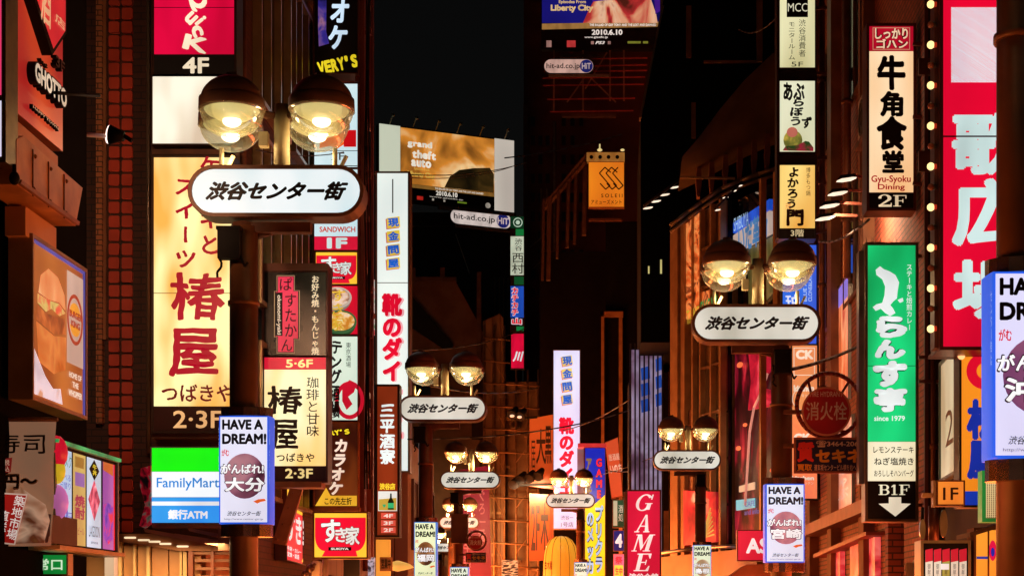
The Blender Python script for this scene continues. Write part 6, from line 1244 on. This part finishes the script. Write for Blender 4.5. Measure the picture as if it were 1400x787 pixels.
for i in range(20): g.box(f, 1347.5, 650 + i * 2.9, 1379.5, 650.7 + i * 2.9, .006, .018)
s.part("lattice", g, E((245, 225, 165), .7)); s.part("yellow_curl", text(G(), f, "S", 1368, 655, 1386, 690, .03, bold=.08, shear=.2), E((250, 210, 40), 1.0)); s.text(E((250, 220, 180), .9), ("4", 1369, 690, 1375, 698), w=.03)

# ================================================================ wires over the street
def wire(label, pts, r=.012):
    out = []
    for p, q_ in zip(pts, pts[1:]):
        n = 10; L = (q_ - p).length
        for i in range(n): u = i / n; out.append(p.lerp(q_, u) - Vector((0, 0, 4 * .012 * L * u * (1 - u))))
    out.append(pts[-1]); one("overhead_wire", label, "wire", G().path(out, r, 5), D((.03, .022, .018), .6), "overhead wires")
wire("thin wire sagging across the lower part of the wide billboard", [P(500, 233, 40), P(720, 222, 60)], .014); wire("second thin wire just under the first across the billboard", [P(500, 236, 40), P(700, 228, 60)], .012)
wire("wire crossing the sloping concrete wall", [P(556, 478, 50), P(720, 448, 70)], .02); wire("wire over the pale drain pipe of the rust tower", [P(690, 216, 80), P(850, 184, 90)], .03)
wire("short wire hanging over the largest lamp's sign", [P(350, 205, 17), P(470, 208, 21)], .006); wire("wire from the black block to the barred glass", [P(827, 642, 62), P(880, 640, 55)], .02)
bpy.context.view_layer.update()
# ================================================================ clutter: pipes, air conditioners, brackets, cables
def conduit(label, pts, r, mat=None, grp="wall pipes"):
    g = G().path(pts, r, 8)
    for p, q_ in zip(pts, pts[1:]):
        n = max(1, int((q_ - p).length / 1.6))
        for i in range(n): c = p.lerp(q_, (i + .5) / n); g.tube(c - Vector((0, 0, .03)), c + Vector((0, 0, .03)), r * 1.5, n=8)
    return one("wall_pipe", label, "pipe", g, mat or D((.24, .09, .05), .45, .3, (.12, .045, .025), 4), grp)
def aircon(label, f, a, b, s_=1.):
    t = T("air_conditioner", label, "air conditioner", f.pt(a + .4 * s_, b + .6 * s_), "wall air conditioners")
    k = s_ / 1.
    t.part("casing", G().box(f, a, b, a + .8 * k, b + .6 * k, .02, .32, .02), D((.5, .42, .32), .5, 0, (.3, .22, .15), 3))
    t.part("fan_grille", G().ring(f, ell(a + .34 * k, b + .3 * k, .24 * k), ell(a + .34 * k, b + .3 * k, .2 * k), .32, .335).poly(f, ell(a + .34 * k, b + .3 * k, .2 * k, .2 * k, 20), .322).ring(f, ell(a + .34 * k, b + .3 * k, .12 * k), ell(a + .34 * k, b + .3 * k, .1 * k), .324, .335), D((.05, .04, .035), .6))
    t.part("shelf_bracket", G().box(f, a, b + .6 * k, a + .8 * k, b + .66 * k, 0, .36), RUST)
LB = lwall(-3.86)
aircon("grey air conditioner high on the red panelled wall above the white tower sign", LB, 20.2, -11.2); aircon("grey air conditioner on the red panelled wall, level with the sandwich sign", LB, 20.5, -6.7); aircon("lowest grey air conditioner on the red panelled wall, near the pub sign", LB, 20.6, -4.6)
fC2 = front(94.9)
aircon("small air conditioner on the sloping concrete building", Fr(P(575, 560, 95), (1, 0, 0), (0, 0, -1), (0, -1, 0)), 0, 0, 1.6)
RB_ = rwall(3.72)
aircon("grey air conditioner on the brick wall above the tall peach sign", RB_, ra(25.2), -12.2); aircon("grey air conditioner on the brick wall beside the cascade of floodlights", RB_, ra(24), -8.6)
for x, d, y0, y1, r, lab in ((333, 18.5, -160, 560, .03, "slim brown pipe at the corner of the tiled building"), (500, 27.6, -100, 780, .05, "thick dark red pipe behind the column of karaoke signs"), (1124, 29.5, -100, 600, .05, "brown pipe just right of the cream office sign"), (1158, 26.6, -100, 380, .06, "thick brown pipe between the office sign and the peach sign"), (1179, 24.8, -100, 700, .035, "thin pipe beside the tall green sign's far edge"), (1276, 19.5, 480, 740, .03, "thin pipe behind the 1F plate")):
    conduit(lab, [P(x, y0, d), P(x, y1, d)], r)
# brackets that tie the sign columns to their walls
def brackets(label, pts, d, t=.05):
    t_ = T("sign_bracket", label, "bracket", P(pts[0][0], pts[0][1], d), "steel brackets behind the signs"); f = front(d)
    for x0, y0, x1, y1 in pts: t_.part("bracket_arm", G().bar(f.pt(x0, y0, 0), f.pt(x1, y1, 0), t).box(f, x1 - 2, y1 - 4, x1 + 2, y1 + 4, -.05, .05), D((.2, .06, .035), .5, .3))
brackets("four horizontal steel brackets behind the column of cream and amber signs", [(1112, 12, 1140, 10), (1112, 100, 1140, 102), (1112, 216, 1142, 216), (1112, 318, 1150, 312)], 29.4)
brackets("steel brackets behind the tall peach sign and its wall", [(1248, 60, 1268, 62), (1248, 160, 1268, 160), (1248, 250, 1268, 254), (1252, 350, 1268, 350), (1252, 690, 1268, 690)], 20.9, .04)
brackets("short steel brackets along the karaoke sign column", [(486, 48, 506, 44), (486, 236, 506, 240), (486, 392, 508, 396), (486, 460, 508, 458), (486, 640, 508, 646)], 22.6, .04)
# cables
for i, (lab, a, b_) in enumerate((("sagging cable from the karaoke mast to the white tower sign", P(498, 610, 22.5), P(517, 560, 33)), ("long cable from the white tower sign to the barred glass", P(558, 600, 33), P(862, 560, 50)), ("cable crossing above the small street lamps", P(560, 520, 45), P(735, 530, 66)), ("cable from the pub board to the glass building", P(757, 655, 67), P(925, 610, 46)), ("cable above the arcade board", P(758, 590, 64), P(862, 545, 50)), ("cable from the second street lamp pole to the brick wall", P(1080, 505, 21.9), P(1180, 470, 25)), ("cable looping past the MCC office sign", P(1010, 40, 44), P(1066, 20, 29)), ("cable between the floodlights and the peach sign", P(1120, 330, 29), P(1188, 300, 21)))):
    wire(lab, [a, b_], .012 + .006 * (i % 3))
t = T("cable_bundle", "bundle of black cables strapped along the karaoke mast", "cables", P(503, 700, 22.4))
for i in range(3): t.part("cable", G().path([P(500 + i * 2.5 + 1.5 * math.sin(k * .8 + i), -60 + k * 52, 22.3 - .03 * i) for k in range(15)], .012, 5), BLACK)
# warm reflections painted as glowing discs on the glass building and faint windows on the closing tower
t = T("painted_glints", "scattered warm lamps glimpsed inside the curved glass building", "lamps", fG.q(1005, 560, -.6))
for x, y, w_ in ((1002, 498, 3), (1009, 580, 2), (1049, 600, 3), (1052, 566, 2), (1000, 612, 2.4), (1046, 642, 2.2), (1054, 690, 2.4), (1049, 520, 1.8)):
    a_, b_ = fG.ab(x, y); t.part("lamp", G().poly(fG, ell(a_, b_, w_ * .05, w_ * .022, 12), -.2, -.17), E((255, 120, 70), 1.1))  # each disc is a painted glint on the glass, not a lamp
g = G()
fT = front(109.9)
for x in (726, 736, 746, 768, 780, 792):
    for y in range(160, 420, 26):
        if random.random() < .75: g.box(fT, x, y, x + 5.5, y + 13, .03, .08)
tw = one("tower_windows", None, None, g, D((.03, .012, .01), .3)); tw.parent = bpy.data.objects["rust_tower"]; tw.location = tw.location - bpy.data.objects["rust_tower"].location; tw.name = "window_grid"
# horizontal joints on the glass building's metal panels
g = G()
for y in (340, 392, 448, 502, 566, 628, 690):
    a_, b_ = fG.ab(960, y); a2, b2 = fG.ab(985, y); q = G().box(fG, a_, b_, a2, b_ + .05, -.14, .02); mesh_obj("panel_joint", q, D((.2, .1, .05), .5), None, bpy.data.objects["glass_building"], bpy.data.objects["glass_building"].location)
bpy.context.view_layer.update()
